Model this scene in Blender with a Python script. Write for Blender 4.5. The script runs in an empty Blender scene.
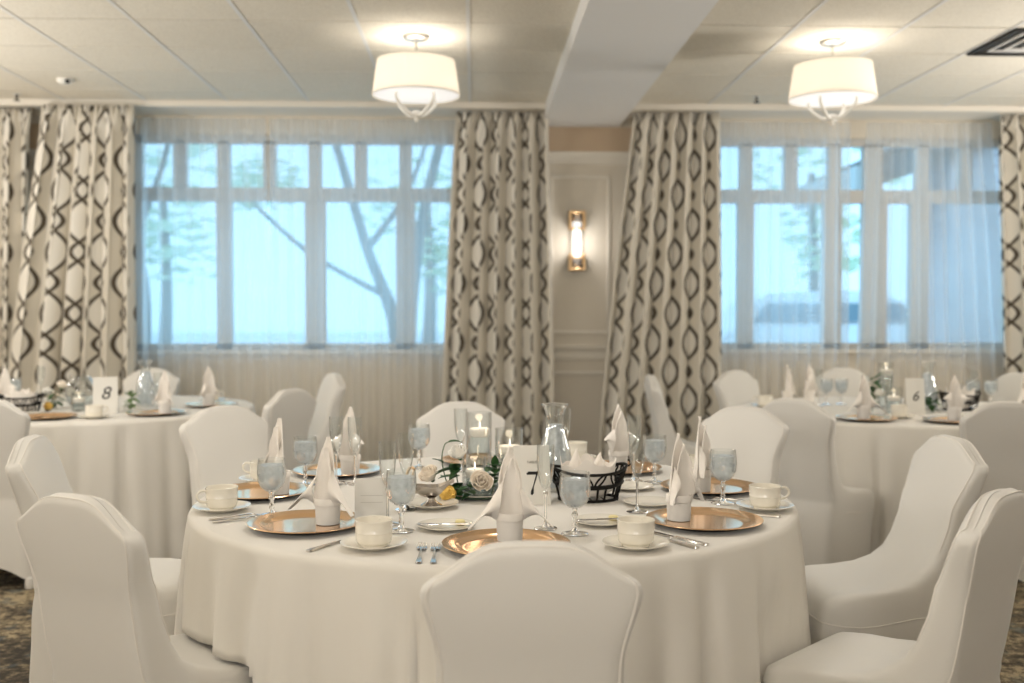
import bpy, math, random
from mathutils import Vector, Matrix
R = math.radians
PI = math.pi
random.seed(7)
sc = bpy.context.scene
col = sc.collection

# ------------------------------------------------------------------ materials
def new_mat(name):
    m = bpy.data.materials.new(name); m.use_nodes = True
    return m, m.node_tree.nodes, m.node_tree.links

def pmat(name, c, rough=.6, metal=0., sheen=0., spec=.5, trans=0., ior=1.45, emit=None, es=0., bump=None, coat=0.):
    m, N, L = new_mat(name)
    b = N['Principled BSDF']
    b.inputs['Base Color'].default_value = (*c, 1)
    b.inputs['Roughness'].default_value = rough
    b.inputs['Metallic'].default_value = metal
    b.inputs['Specular IOR Level'].default_value = spec
    b.inputs['IOR'].default_value = ior
    b.inputs['Transmission Weight'].default_value = trans
    b.inputs['Sheen Weight'].default_value = sheen
    b.inputs['Coat Weight'].default_value = coat
    if emit:
        b.inputs['Emission Color'].default_value = (*emit, 1)
        b.inputs['Emission Strength'].default_value = es
    if bump:
        sc_, st = bump
        tc = N.new('ShaderNodeTexCoord'); nz = N.new('ShaderNodeTexNoise'); bp = N.new('ShaderNodeBump')
        nz.inputs['Scale'].default_value = sc_; nz.inputs['Detail'].default_value = 4
        bp.inputs['Strength'].default_value = st; bp.inputs['Distance'].default_value = .01
        L.new(tc.outputs['Object'], nz.inputs['Vector']); L.new(nz.outputs['Fac'], bp.inputs['Height'])
        L.new(bp.outputs['Normal'], b.inputs['Normal'])
    return m

class NT:
    """small maths helper for node trees"""
    def __init__(s, N, L): s.N, s.L = N, L
    def m(s, op, a, b=None, c=None):
        n = s.N.new('ShaderNodeMath'); n.operation = op
        for i, v in enumerate((a, b, c)):
            if v is None: continue
            if isinstance(v, (int, float)): n.inputs[i].default_value = v
            else: s.L.new(v, n.inputs[i])
        return n.outputs[0]
    def mix(s, f, a, b):
        n = s.N.new('ShaderNodeMix'); n.data_type = 'RGBA'
        for i, v in ((0, f), (6, a), (7, b)):
            if isinstance(v, (int, float)): n.inputs[i].default_value = v
            elif isinstance(v, tuple): n.inputs[i].default_value = (*v, 1)
            else: s.L.new(v, n.inputs[i])
        return n.outputs[2]

def glass_mat(name, tint=(.97, .98, .98), ior=1.5, edge=.92):
    m, N, L = new_mat(name)
    N.remove(N['Principled BSDF'])
    tr = N.new('ShaderNodeBsdfTransparent'); tr.inputs[0].default_value = (*tint, 1)
    gl = N.new('ShaderNodeBsdfGlossy'); gl.inputs['Roughness'].default_value = .03
    lw = N.new('ShaderNodeLayerWeight'); lw.inputs['Blend'].default_value = .5
    t = NT(N, L); k = t.m('ADD', t.m('MULTIPLY', t.m('POWER', lw.outputs['Facing'], 1.9), edge), ((ior - 1) / (ior + 1)) ** 2)
    mx = N.new('ShaderNodeMixShader')
    L.new(k, mx.inputs[0]); L.new(tr.outputs[0], mx.inputs[1]); L.new(gl.outputs[0], mx.inputs[2])
    L.new(mx.outputs[0], N['Material Output'].inputs[0])
    return m

def ice_mat():
    m, N, L = new_mat('ice_water')
    N.remove(N['Principled BSDF'])
    tr = N.new('ShaderNodeBsdfTransparent'); tr.inputs[0].default_value = (.93, .97, 1, 1)
    df = N.new('ShaderNodeBsdfDiffuse'); df.inputs[0].default_value = (.92, .94, .96, 1)
    tl = N.new('ShaderNodeBsdfTranslucent'); tl.inputs[0].default_value = (.94, .97, 1, 1)
    gl = N.new('ShaderNodeBsdfGlossy'); gl.inputs['Roughness'].default_value = .08
    tc = N.new('ShaderNodeTexCoord'); vo = N.new('ShaderNodeTexNoise'); vo.inputs['Scale'].default_value = 60
    L.new(tc.outputs['Object'], vo.inputs['Vector'])
    a = N.new('ShaderNodeMixShader'); a.inputs[0].default_value = .5
    L.new(df.outputs[0], a.inputs[1]); L.new(tl.outputs[0], a.inputs[2])
    b = N.new('ShaderNodeMixShader'); b.inputs[0].default_value = .15
    L.new(a.outputs[0], b.inputs[1]); L.new(gl.outputs[0], b.inputs[2])
    t = NT(N, L); f = t.m('ADD', t.m('MULTIPLY', vo.outputs['Fac'], .5), .34)
    c = N.new('ShaderNodeMixShader'); L.new(f, c.inputs[0])
    L.new(tr.outputs[0], c.inputs[1]); L.new(b.outputs[0], c.inputs[2])
    L.new(c.outputs[0], N['Material Output'].inputs[0])
    return m

def sheer_mat():
    m, N, L = new_mat('sheer_voile')
    N.remove(N['Principled BSDF'])
    tr = N.new('ShaderNodeBsdfTransparent'); tr.inputs[0].default_value = (1, 1, 1, 1)
    df = N.new('ShaderNodeBsdfDiffuse'); df.inputs[0].default_value = (.9, .88, .85, 1)
    tl = N.new('ShaderNodeBsdfTranslucent'); tl.inputs[0].default_value = (.93, .93, .92, 1)
    a = N.new('ShaderNodeMixShader'); a.inputs[0].default_value = .90
    L.new(df.outputs[0], a.inputs[1]); L.new(tl.outputs[0], a.inputs[2])
    # voile looks denser where the cloth turns away from the eye
    lw = N.new('ShaderNodeLayerWeight'); lw.inputs['Blend'].default_value = .35
    t = NT(N, L); f = t.m('ADD', t.m('MULTIPLY', lw.outputs['Facing'], .40), .46)
    c = N.new('ShaderNodeMixShader'); L.new(f, c.inputs[0])
    L.new(tr.outputs[0], c.inputs[1]); L.new(a.outputs[0], c.inputs[2])
    L.new(c.outputs[0], N['Material Output'].inputs[0])
    return m

def drape_mat():
    m, N, L = new_mat('drape_oval_chain')
    b = N['Principled BSDF']; b.inputs['Roughness'].default_value = .85; b.inputs['Sheen Weight'].default_value = .2
    uv = N.new('ShaderNodeUVMap'); uv.uv_map = 'UVMap'
    sp = N.new('ShaderNodeSeparateXYZ'); L.new(uv.outputs[0], sp.inputs[0])
    t = NT(N, L)
    U, P, L1, L2, a1, a2 = .385, .46, .32, .14, .132, .06
    u, v = sp.outputs[0], sp.outputs[1]
    uu = t.m('DIVIDE', u, U)
    par = t.m('MODULO', t.m('FLOOR', uu), 2.)
    fu = t.m('MULTIPLY', t.m('SUBTRACT', t.m('FRACT', uu), .5), U)
    tt = t.m('MULTIPLY', t.m('FRACT', t.m('ADD', t.m('DIVIDE', v, P), t.m('MULTIPLY', par, .5))), P)
    big = t.m('LESS_THAN', tt, L1)
    w1 = t.m('MULTIPLY', t.m('SINE', t.m('MULTIPLY', tt, PI / L1)), a1)
    w2 = t.m('MULTIPLY', t.m('SINE', t.m('MULTIPLY', t.m('SUBTRACT', tt, L1), PI / L2)), a2)
    w = t.m('ADD', t.m('MULTIPLY', big, w1), t.m('MULTIPLY', t.m('SUBTRACT', 1., big), w2))
    d = t.m('ABSOLUTE', t.m('SUBTRACT', t.m('ABSOLUTE', fu), w))
    mr = N.new('ShaderNodeMapRange'); mr.interpolation_type = 'SMOOTHSTEP'
    L.new(d, mr.inputs[0]); mr.inputs[1].default_value = .010; mr.inputs[2].default_value = .031
    mr.inputs[3].default_value = 1; mr.inputs[4].default_value = 0
    ins = t.m('LESS_THAN', t.m('ABSOLUTE', fu), w)
    base = t.mix(ins, (.68, .635, .545), (.82, .785, .71))
    c = t.mix(mr.outputs[0], base, (.06, .044, .026))
    L.new(c, b.inputs['Base Color'])
    return m

def carpet_mat():
    m, N, L = new_mat('carpet_pile')
    b = N['Principled BSDF']; b.inputs['Roughness'].default_value = .95
    tc = N.new('ShaderNodeTexCoord')
    n1 = N.new('ShaderNodeTexNoise'); n1.inputs['Scale'].default_value = 24; n1.inputs['Detail'].default_value = 8; n1.inputs['Roughness'].default_value = .75
    n2 = N.new('ShaderNodeTexNoise'); n2.inputs['Scale'].default_value = 2.6; n2.inputs['Detail'].default_value = 3
    n3 = N.new('ShaderNodeTexNoise'); n3.inputs['Scale'].default_value = 9; n3.inputs['Detail'].default_value = 4
    for n in (n1, n2, n3): L.new(tc.outputs['Object'], n.inputs['Vector'])
    t = NT(N, L)
    s = t.m('ADD', n1.outputs['Fac'], t.m('MULTIPLY', t.m('SUBTRACT', n2.outputs['Fac'], .5), .5))
    r = N.new('ShaderNodeValToRGB'); e = r.color_ramp.elements
    e[0].position = .42; e[0].color = (.028, .022, .015, 1); e[1].position = .60; e[1].color = (.36, .29, .18, 1)
    x = e.new(.52); x.color = (.13, .10, .06, 1)
    L.new(s, r.inputs[0])
    k = N.new('ShaderNodeMapRange'); L.new(n3.outputs['Fac'], k.inputs[0]); k.inputs[1].default_value = .58; k.inputs[2].default_value = .68
    c = t.mix(t.m('MULTIPLY', k.outputs[0], .6), r.outputs[0], (.07, .10, .11))
    L.new(c, b.inputs['Base Color'])
    bp = N.new('ShaderNodeBump'); bp.inputs['Strength'].default_value = .5; bp.inputs['Distance'].default_value = .01
    L.new(n1.outputs['Fac'], bp.inputs['Height']); L.new(bp.outputs[0], b.inputs['Normal'])
    return m

def brick_mat():
    m, N, L = new_mat('red_brick')
    b = N['Principled BSDF']; b.inputs['Roughness'].default_value = .9
    tc = N.new('ShaderNodeTexCoord'); mp = N.new('ShaderNodeMapping'); mp.inputs['Rotation'].default_value = (R(90), 0, 0)
    br = N.new('ShaderNodeTexBrick'); br.inputs['Scale'].default_value = 4.4
    br.inputs['Color1'].default_value = (.66, .55, .55, 1); br.inputs['Color2'].default_value = (.56, .45, .46, 1); br.inputs['Mortar'].default_value = (.8, .78, .78, 1)
    L.new(tc.outputs['Object'], mp.inputs[0]); L.new(mp.outputs[0], br.inputs['Vector']); L.new(br.outputs['Color'], b.inputs['Base Color'])
    return m

def tile_mat():
    m, N, L = new_mat('ceiling_tile')
    b = N['Principled BSDF']; b.inputs['Roughness'].default_value = .9
    tc = N.new('ShaderNodeTexCoord'); n = N.new('ShaderNodeTexNoise'); n.inputs['Scale'].default_value = 90; n.inputs['Detail'].default_value = 3
    L.new(tc.outputs['Object'], n.inputs['Vector'])
    r = N.new('ShaderNodeValToRGB'); e = r.color_ramp.elements
    e[0].position = .3; e[0].color = (.70, .64, .53, 1); e[1].position = .6; e[1].color = (.80, .745, .63, 1)
    L.new(n.outputs['Fac'], r.inputs[0]); L.new(r.outputs[0], b.inputs['Base Color'])
    bp = N.new('ShaderNodeBump'); bp.inputs['Strength'].default_value = .3; bp.inputs['Distance'].default_value = .004
    L.new(n.outputs['Fac'], bp.inputs['Height']); L.new(bp.outputs[0], b.inputs['Normal'])
    return m

def shade_mat():
    m, N, L = new_mat('lamp_shade_fabric')
    N.remove(N['Principled BSDF'])
    df = N.new('ShaderNodeBsdfDiffuse'); df.inputs[0].default_value = (.88, .86, .82, 1)
    tl = N.new('ShaderNodeBsdfTranslucent'); tl.inputs[0].default_value = (.95, .91, .85, 1)
    a = N.new('ShaderNodeMixShader'); a.inputs[0].default_value = .55
    L.new(df.outputs[0], a.inputs[1]); L.new(tl.outputs[0], a.inputs[2])
    em = N.new('ShaderNodeEmission'); em.inputs[0].default_value = (1, .9, .78, 1); em.inputs[1].default_value = .05
    ad = N.new('ShaderNodeAddShader'); L.new(a.outputs[0], ad.inputs[0]); L.new(em.outputs[0], ad.inputs[1])
    L.new(ad.outputs[0], N['Material Output'].inputs[0])
    return m

M = dict(
    linen=pmat('table_linen', (.74, .71, .655), .8, sheen=.15, bump=(9, .12)),
    cover=pmat('spandex_cover', (.71, .69, .65), .62, sheen=.25),
    piping=pmat('cover_seam', (.78, .75, .70), .6),
    china=pmat('cream_china', (.82, .78, .69), .18, coat=.3),
    gold=pmat('gold_charger', (1., .65, .38), .16, metal=1.),
    under=pmat('charger_underside', (.03, .022, .018), .5),
    steel=pmat('flatware_steel', (.72, .69, .66), .16, metal=1.),
    silver=pmat('silver_plate', (.50, .46, .42), .24, metal=1.),
    napkin=pmat('napkin_cloth', (.90, .85, .79), .8, sheen=.2, bump=(14, .15)),
    glass=glass_mat('thin_glass'),
    stem=pmat('solid_glass', (1, 1, 1), .02, trans=1., ior=1.45),
    pane=glass_mat('window_glass', (.93, .97, .99), 1.06, .12),
    ice=ice_mat(), sheer=sheer_mat(), drape=drape_mat(), carpet=carpet_mat(), brick=brick_mat(), tile=tile_mat(), shade=shade_mat(),
    water=glass_mat('clear_water', (.93, .96, .97), 1.33),
    wax=pmat('candle_wax', (.88, .83, .76), .5, emit=(1, .85, .65), es=.10),
    flame=pmat('flame', (1, .9, .7), .5, emit=(1, .97, .93), es=1.8),
    wick=pmat('wick', (.03, .03, .03), .9),
    petal=pmat('rose_petal', (.92, .83, .71), .6, sheen=.2),
    petalw=pmat('white_petal', (.93, .91, .86), .6, sheen=.2),
    leaf=pmat('leaf_green', (.035, .10, .03), .45),
    leafl=pmat('leaf_pale', (.16, .26, .09), .5),
    mirror=pmat('dark_green_glass', (.05, .08, .055), .08, coat=.5),
    iron=pmat('black_iron', (.008, .007, .006), .55, spec=.2),
    foil=pmat('gold_foil', (.95, .62, .16), .3, metal=1., bump=(160, 1.)),
    card=pmat('card_stock', (.78, .76, .71), .75),
    ink=pmat('black_ink', (.008, .008, .008), .6),
    inkg=pmat('grey_ink', (.25, .23, .2), .6),
    butter=pmat('butter', (.82, .72, .38), .5),
    bread=pmat('bread_crust', (.55, .33, .14), .7),
    wall=pmat('cream_paint', (.72, .66, .56), .7),
    trimp=pmat('trim_paint', (.78, .73, .64), .5),
    frieze=pmat('tan_frieze', (.62, .48, .34), .7),
    beam=pmat('beam_plaster', (.82, .81, .79), .75),
    tbar=pmat('tee_bar', (.74, .72, .68), .5),
    dark=pmat('plenum_dark', (.02, .017, .014), .9),
    vent=pmat('vent_black', (.02, .018, .015), .6),
    frame=pmat('window_paint', (.56, .56, .54), .5),
    nickel=pmat('brushed_nickel', (.66, .63, .57), .3, metal=1.),
    armw=pmat('white_enamel', (.86, .83, .76), .4),
    brass=pmat('satin_brass', (.80, .55, .30), .3, metal=1.),
    diff=pmat('lamp_diffuser', (.9, .88, .84), .6, emit=(1, .97, .94), es=.75),
    tube=pmat('sconce_glass', (.9, .9, .9), .4, emit=(1, .96, .92), es=1.0),
    bulb=pmat('bulb', (1, 1, 1), .4, emit=(1, .9, .75), es=4.),
    plastic=pmat('white_plastic', (.8, .78, .72), .5),
    black=pmat('black_plastic', (.02, .02, .02), .5),
    pave=pmat('pavement', (.74, .78, .80), .95),
    bark=pmat('tree_bark', (.26, .25, .23), .95),
    fol1=pmat('foliage_pale', (.62, .74, .56), .8),
    fol2=pmat('foliage_mid', (.50, .63, .46), .8),
    carp=pmat('car_paint', (.88, .89, .90), .25, coat=.5),
    carg=pmat('car_glass', (.24, .31, .35), .08),
    tyre=pmat('tyre_rubber', (.03, .03, .03), .8),
    soffit=pmat('porch_soffit', (.16, .15, .14), .8),
)

# ------------------------------------------------------------------ mesh helpers
class MB:
    def __init__(s): s.v, s.f = [], []
    def add(s, vs, fs):
        b = len(s.v); s.v += [tuple(p) for p in vs]; s.f += [tuple(i + b for i in q) for q in fs]; return s
    def box(s, x0, x1, y0, y1, z0, z1, bev=0):
        if bev <= 0:
            vs = [(x, y, z) for z in (z0, z1) for y in (y0, y1) for x in (x0, x1)]
            return s.add(vs, [(0, 2, 3, 1), (4, 5, 7, 6), (0, 1, 5, 4), (2, 6, 7, 3), (0, 4, 6, 2), (1, 3, 7, 5)])
        b = min(bev, (x1 - x0) / 2.01, (y1 - y0) / 2.01, (z1 - z0) / 2.01)
        rings = []
        def ring(i, z):
            rings.append([(x0 + i, y0 + b, z), (x0 + b, y0 + i, z), (x1 - b, y0 + i, z), (x1 - i, y0 + b, z), (x1 - i, y1 - b, z), (x1 - b, y1 - i, z), (x0 + b, y1 - i, z), (x0 + i, y1 - b, z)])
        ring(b, z0); ring(0, z0 + b); ring(0, z1 - b); ring(b, z1)
        return s.loft(rings, cap=True)
    def loft(s, rings, cap=False, closed=True, loop=False):
        n = len(rings[0]); vs = [p for r in rings for p in r]; fs = []
        m = len(rings)
        for i in range(m if loop else m - 1):
            a, b = i * n, ((i + 1) % m) * n
            for j in range(n if closed else n - 1):
                k = (j + 1) % n
                fs.append((a + j, a + k, b + k, b + j))
        if cap:
            fs.append(tuple(range(n - 1, -1, -1))); fs.append(tuple(range((m - 1) * n, m * n)))
        return s.add(vs, fs)
    def lathe(s, prof, n=40, c=(0, 0, 0), sx=1, sy=1):
        rings = [[(c[0] + r * math.cos(2 * PI * j / n) * sx, c[1] + r * math.sin(2 * PI * j / n) * sy, c[2] + z) for j in range(n)] for r, z in prof]
        return s.loft(rings)
    def tube(s, pts, r, n=8, cap=True, loop=False):
        P = [Vector(p) for p in pts]; m = len(P); rad = r if isinstance(r, (list, tuple)) else [r] * m
        rings = []; up = None
        for i in range(m):
            t = (P[(i + 1) % m] - P[i - 1]) if loop else (P[min(i + 1, m - 1)] - P[max(i - 1, 0)])
            t.normalize()
            if up is None:
                up = Vector((0, 0, 1)) if abs(t.z) < .9 else Vector((1, 0, 0))
            a = up - t * up.dot(t)
            if a.length < 1e-4: a = t.orthogonal()
            a.normalize(); up = a; b = t.cross(a)
            rings.append([tuple(P[i] + (a * math.cos(2 * PI * k / n) + b * math.sin(2 * PI * k / n)) * rad[i]) for k in range(n)])
        return s.loft(rings, cap=cap and not loop, loop=loop)
    def grid(s, fn, nu, nv):
        vs = [fn(i / nu, j / nv) for j in range(nv + 1) for i in range(nu + 1)]
        fs = [(j * (nu + 1) + i, j * (nu + 1) + i + 1, (j + 1) * (nu + 1) + i + 1, (j + 1) * (nu + 1) + i) for j in range(nv) for i in range(nu)]
        return s.add(vs, fs)
    def sheet(s, fn, nu, nv, th):
        """a curved sheet with real thickness th"""
        eps = 1e-3
        def P(a, b): return Vector(fn(a, b))
        top, bot = [], []
        for j in range(nv + 1):
            for i in range(nu + 1):
                a, b = i / nu, j / nv
                p = P(a, b)
                du = P(min(a + eps, 1), b) - P(max(a - eps, 0), b); dv = P(a, min(b + eps, 1)) - P(a, max(b - eps, 0))
                n = du.cross(dv); n = n.normalized() if n.length > 1e-12 else Vector((0, 1, 0))
                top.append(tuple(p + n * th / 2)); bot.append(tuple(p - n * th / 2))
        w = nu + 1; o = len(top); fs = []
        for j in range(nv):
            for i in range(nu):
                q = (j * w + i, j * w + i + 1, (j + 1) * w + i + 1, (j + 1) * w + i)
                fs.append(q); fs.append(tuple(k + o for k in reversed(q)))
        edge = [i for i in range(w)] + [j * w + nu for j in range(1, nv + 1)] + [nv * w + i for i in range(nu - 1, -1, -1)] + [j * w for j in range(nv - 1, 0, -1)]
        for k in range(len(edge)):
            a, b = edge[k], edge[(k + 1) % len(edge)]
            fs.append((b, a, a + o, b + o))
        return s.add(top + bot, fs)
    def build(s, name, mat, parent=None, smooth=True, angle=40):
        me = bpy.data.meshes.new(name); me.from_pydata(s.v, [], s.f); me.update()
        if mat is not None: me.materials.append(mat)
        if smooth:
            me.polygons.foreach_set('use_smooth', [True] * len(me.polygons))
            if angle < 180: me.set_sharp_from_angle(angle=R(angle))
        o = bpy.data.objects.new(name, me); col.objects.link(o)
        if parent: o.parent = parent
        return o

def tag(o, label, cat, group=None, kind=None):
    if label: o['label'] = label
    if cat: o['category'] = cat
    if group: o['group'] = group
    if kind: o['kind'] = kind
    return o
def thing(name, label, cat, loc=(0, 0, 0), rz=0, group=None):
    o = bpy.data.objects.new(name, None); col.objects.link(o); o.empty_display_size = .05
    o.location = loc; o.rotation_euler = (0, 0, rz)
    return tag(o, label, cat, group)
def struct(name, mb, mat, label=None, cat=None, smooth=False, parent=None):
    o = mb.build(name, mat, parent, smooth=smooth)
    o['kind'] = 'structure'
    if label: o['label'] = label
    if cat: o['category'] = cat
    return o
def dup(root, loc, rz=None, label=None, group=None):
    r = root.copy(); col.objects.link(r); r.location = loc
    if rz is not None: r.rotation_euler = (0, 0, rz)
    if label: r['label'] = label
    if group: r['group'] = group
    for ch in list(root.children):
        c = ch.copy(); col.objects.link(c); c.parent = r
        for g in ch.children:
            d = g.copy(); col.objects.link(d); d.parent = c
    return r
def place_all(proto, rows, group=None):
    """first row moves the prototype itself, the others are copies; row = (x, y, z, rz, label)"""
    out = []
    for i, (x, y, z, rz, lab) in enumerate(rows):
        if i == 0:
            proto.location = (x, y, z); proto.rotation_euler = (0, 0, rz); proto['label'] = lab
            if group: proto['group'] = group
            out.append(proto)
        else: out.append(dup(proto, (x, y, z), rz, lab, group))
    return out
def cr(pts, n):
    """Catmull-Rom resample of a list of tuples, n segments per span"""
    out = []; m = len(pts); d = len(pts[0])
    for i in range(m - 1):
        p0, p1, p2, p3 = pts[max(i - 1, 0)], pts[i], pts[i + 1], pts[min(i + 2, m - 1)]
        for k in range(n):
            t = k / n
            out.append(tuple(.5 * (2 * p1[a] + (p2[a] - p0[a]) * t + (2 * p0[a] - 5 * p1[a] + 4 * p2[a] - p3[a]) * t * t + (3 * p1[a] - p0[a] - 3 * p2[a] + p3[a]) * t ** 3) for a in range(d)))
    out.append(tuple(pts[-1])); return out
def sstep(a, b, x):
    t = min(1, max(0, (x - a) / (b - a))); return t * t * (3 - 2 * t)

# ------------------------------------------------------------------ room shell
YW, ZC = 8.45, 2.916          # window wall face, tile ceiling height
XL, XR, YB = -5.6, 6.6, -3.2
W1, W2, WZ = (-2.70, -.10), (1.86, 4.42), (1.016, 2.727)
struct('floor', MB().box(XL - .2, XR + .2, YB - .2, YW + .25, -.08, 0), M['carpet'], 'dark brown and beige mottled carpet floor', 'floor')
wb = MB()
for x0, x1 in ((XL, W1[0]), (W1[1], W2[0]), (W2[1], XR)): wb.box(x0, x1, YW, YW + .25, 0, ZC + .2)
for a, b in (W1, W2): wb.box(a, b, YW, YW + .25, 0, WZ[0]); wb.box(a, b, YW, YW + .25, WZ[1], ZC + .2)
struct('wall_back', wb, M['wall'], 'cream wall with two wide windows', 'wall')
struct('wall_left', MB().box(XL - .2, XL, YB, YW, 0, ZC + .2), M['wall'], 'plain cream painted side wall', 'wall')
struct('wall_right', MB().box(XR, XR + .2, YB, YW, 0, ZC + .2), M['wall'], 'plain cream painted side wall', 'wall')
struct('wall_front', MB().box(XL, XR, YB - .2, YB, 0, ZC + .2), M['wall'], 'cream wall behind the tables', 'wall')
# drop ceiling: tiles with small open joints under a dark plenum
T, GX, GY = .6096, -.036, 5.834
cb = MB(); Y1 = 8.05
kx0, kx1 = math.floor((XL - GX) / T), math.ceil((XR - GX) / T)
for k in range(kx0, kx1):
    xa, xb = max(XL, GX + k * T), min(XR, GX + (k + 1) * T)
    for j in range(-15, 4):
        ya, yb = max(YB, GY + j * T), min(Y1, GY + (j + 1) * T)
        if yb - ya < .05 or xb - xa < .05: continue
        cb.box(xa + .004, xb - .004, ya + .008, yb - .008, ZC, ZC + .018)
struct('ceiling', cb, M['tile'], 'suspended ceiling of square beige tiles', 'ceiling')
struct('ceiling_2', MB().box(XL, XR, YB, YW, ZC + .03, ZC + .12), M['dark'], 'dark void above the ceiling tiles', 'ceiling')
gb = MB()
for k in range(kx0 + 1, kx1):
    x = GX + k * T
    if .53 < x < 1.17: continue
    gb.box(x - .011, x + .011, YB, Y1, ZC - .004, ZC + .01)
struct('trim_1', gb, M['tbar'], 'long white tee bars of the ceiling grid', 'ceiling trim')
struct('trim_2', MB().box(XL, .54, Y1, YW, 2.872, ZC + .03).box(1.155, XR, Y1, YW, 2.872, ZC + .03), M['trimp'], 'cream border soffit above the curtains', 'ceiling trim')
struct('ceiling_beam', MB().box(.54, 1.155, YB, YW, 2.80, ZC + .03), M['beam'], 'white plaster ceiling beam running to the window wall', 'beam')
# wall mouldings
fr, mo, cr_, pn = MB(), MB(), MB(), MB()
for x0, x1 in ((XL, W1[0] - .02), (W1[1] + .02, W2[0] - .02), (W2[1] + .02, XR)):
    fr.box(x0, x1, YW - .012, YW, 2.60, 2.80)
    mo.loft([[(x, YW - y, z) for y, z in ((0, 2.50), (.02, 2.505), (.025, 2.53), (.045, 2.56), (.055, 2.585), (.055, 2.60), (0, 2.60))] for x in (x0, x1)], cap=True)
    cr_.loft([[(x, YW - y, z) for y, z in ((0, .925), (.012, .93), (.018, .96), (.012, .98), (.012, 1.0), (.03, 1.02), (.034, 1.045), (0, 1.05))] for x in (x0, x1)], cap=True)
struct('trim_3', fr, M['frieze'], 'tan frieze band under the ceiling', 'wall trim')
struct('trim_4', mo, M['trimp'], 'cream crown moulding below the frieze', 'wall trim')
struct('trim_5', cr_, M['trimp'], 'cream chair rail moulding', 'wall trim')
for x0, x1, z0, z1 in ((.60, 1.09, 1.14, 2.42), (.60, 1.09, .16, .84)):
    w = .03
    for a, b, c, d in ((x0, x1, z0, z0 + w), (x0, x1, z1 - w, z1), (x0, x0 + w, z0 + w, z1 - w), (x1 - w, x1, z0 + w, z1 - w)): pn.box(a, b, YW - .014, YW, c, d, .006)
struct('trim_6', pn, M['trimp'], 'picture-frame panel moulding on the pier between windows', 'wall trim')
struct('baseboard_back', MB().box(XL, XR, YW - .02, YW, 0, .12), M['trimp'], 'low cream baseboard along the window wall', 'baseboard')

# windows: frame with mullions, glazing as a child
def window(name, x0, x1, tops, lows, label):
    b = MB(); y0, y1 = YW + .04, YW + .12
    zt0, zt1 = 2.205, 2.312
    b.box(x0, x1, y0, y1, 2.665, WZ[1]); b.box(x0, x1, y0, y1, WZ[0], WZ[0] + .05)
    b.box(x0, x0 + .05, y0, y1, WZ[0], WZ[1]); b.box(x1 - .05, x1, y0, y1, WZ[0], WZ[1])
    b.box(x0, x1, y0 - .01, y1, zt0, zt1)
    for x, w in tops: b.box(x - w / 2, x + w / 2, y0, y1, zt1, 2.68)
    for x, w in lows: b.box(x - w / 2, x + w / 2, y0, y1, WZ[0], zt0)
    o = struct(name, b, M['frame'], label, 'window')
    g = MB().box(x0 + .01, x1 - .01, YW + .075, YW + .081, WZ[0] + .01, WZ[1] - .01).build('glazing', M['pane'], o, smooth=False)
    MB().box(x0 - .03, x1 + .03, YW - .06, YW + .04, WZ[0] - .035, WZ[0], .01).build('window_sill', M['trimp'], o)
    return o
window('window_1', W1[0], W1[1], [(x, .10) for x in (-2.351, -2.006, -1.643, -1.28, -.915, -.557)], [(-2.006, .12), (-1.28, .16), (-.557, .15)], 'grey-painted window with a transom row and large lower panes')
window('window_2', W2[0], W2[1], [(2.205, .1), (2.573, .1), (2.933, .1), (3.25, .16), (3.656, .1), (4.02, .1)], [(2.205, .13), (2.92, .15), (3.27, .2), (3.64, .15)], 'grey-painted window looking out to a car and brick pillar')

# ------------------------------------------------------------------ curtains
def curtain(name, label, cat, top, bot, z0, z1, yc, amp, wl, mat, group, header=True, seed=0, fullness=1.0):
    rnd = random.Random(seed)
    w = top[1] - top[0]; n = max(3, round(w / wl)); nu, nv = n * 14, 36
    ph = [rnd.uniform(-.35, .35) for _ in range(n + 2)]; am = [rnd.uniform(.7, 1.25) for _ in range(n + 2)]
    vs, us = [], []
    for j in range(nv + 1):
        t = j / nv; z = z1 + (z0 - z1) * t
        a0 = bot[0] + (top[0] - bot[0]) * (1 - t) ** 1.3; a1 = bot[1] + (top[1] - bot[1]) * (1 - t) ** 1.3
        hd = sstep(.0, .085, t) if header else 1
        arc = 0; prev = None
        for i in range(nu + 1):
            s = i / nu; q = s * n; k = int(q); f = q - k
            pa = am[k] * (1 - f) + am[k + 1] * f; pp = ph[k] * (1 - f) + ph[k + 1] * f
            y = yc + amp * (.28 + .72 * hd) * pa * math.sin(2 * PI * q + pp * (1 + .8 * t)) + (1 - hd) * amp * .3 * math.sin(6 * PI * q)
            y += amp * .25 * math.sin(2.1 * PI * q + 2 * t + seed)
            x = a0 + (a1 - a0) * s + amp * .35 * hd * math.sin(4 * PI * q + pp)
            p = (x, y)
            if prev: arc += math.hypot(x - prev[0], y - prev[1])
            prev = p; vs.append((x, y, z)); us.append(arc)
    W = nu + 1
    ref = us[nv // 2 * W:(nv // 2 + 1) * W]
    us = [ref[i % W] for i in range(len(us))]
    b = MB(); b.v = vs
    b.f = [(j * W + i, j * W + i + 1, (j + 1) * W + i + 1, (j + 1) * W + i) for j in range(nv) for i in range(nu)]
    o = b.build(name, mat, None, angle=180)
    uv = o.data.uv_layers.new(name='UVMap')
    for l in o.data.loops: uv.data[l.index].uv = (us[l.vertex_index], vs[l.vertex_index][2])
    if cat == 'curtain':
        md = o.modifiers.new('thickness', 'SOLIDIFY'); md.thickness = .004
    return tag(o, label, cat, group)
DG, SG = 'patterned drapes', 'sheer curtain panels'
YD, YS = 8.15, 8.30
curtain('drape', 'oval-chain patterned drape at the far left edge, cut by the frame', 'curtain', (-4.35, -3.36), (-4.5, -3.40), .03, 2.862, YD, .072, .13, M['drape'], DG, seed=1)
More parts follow.
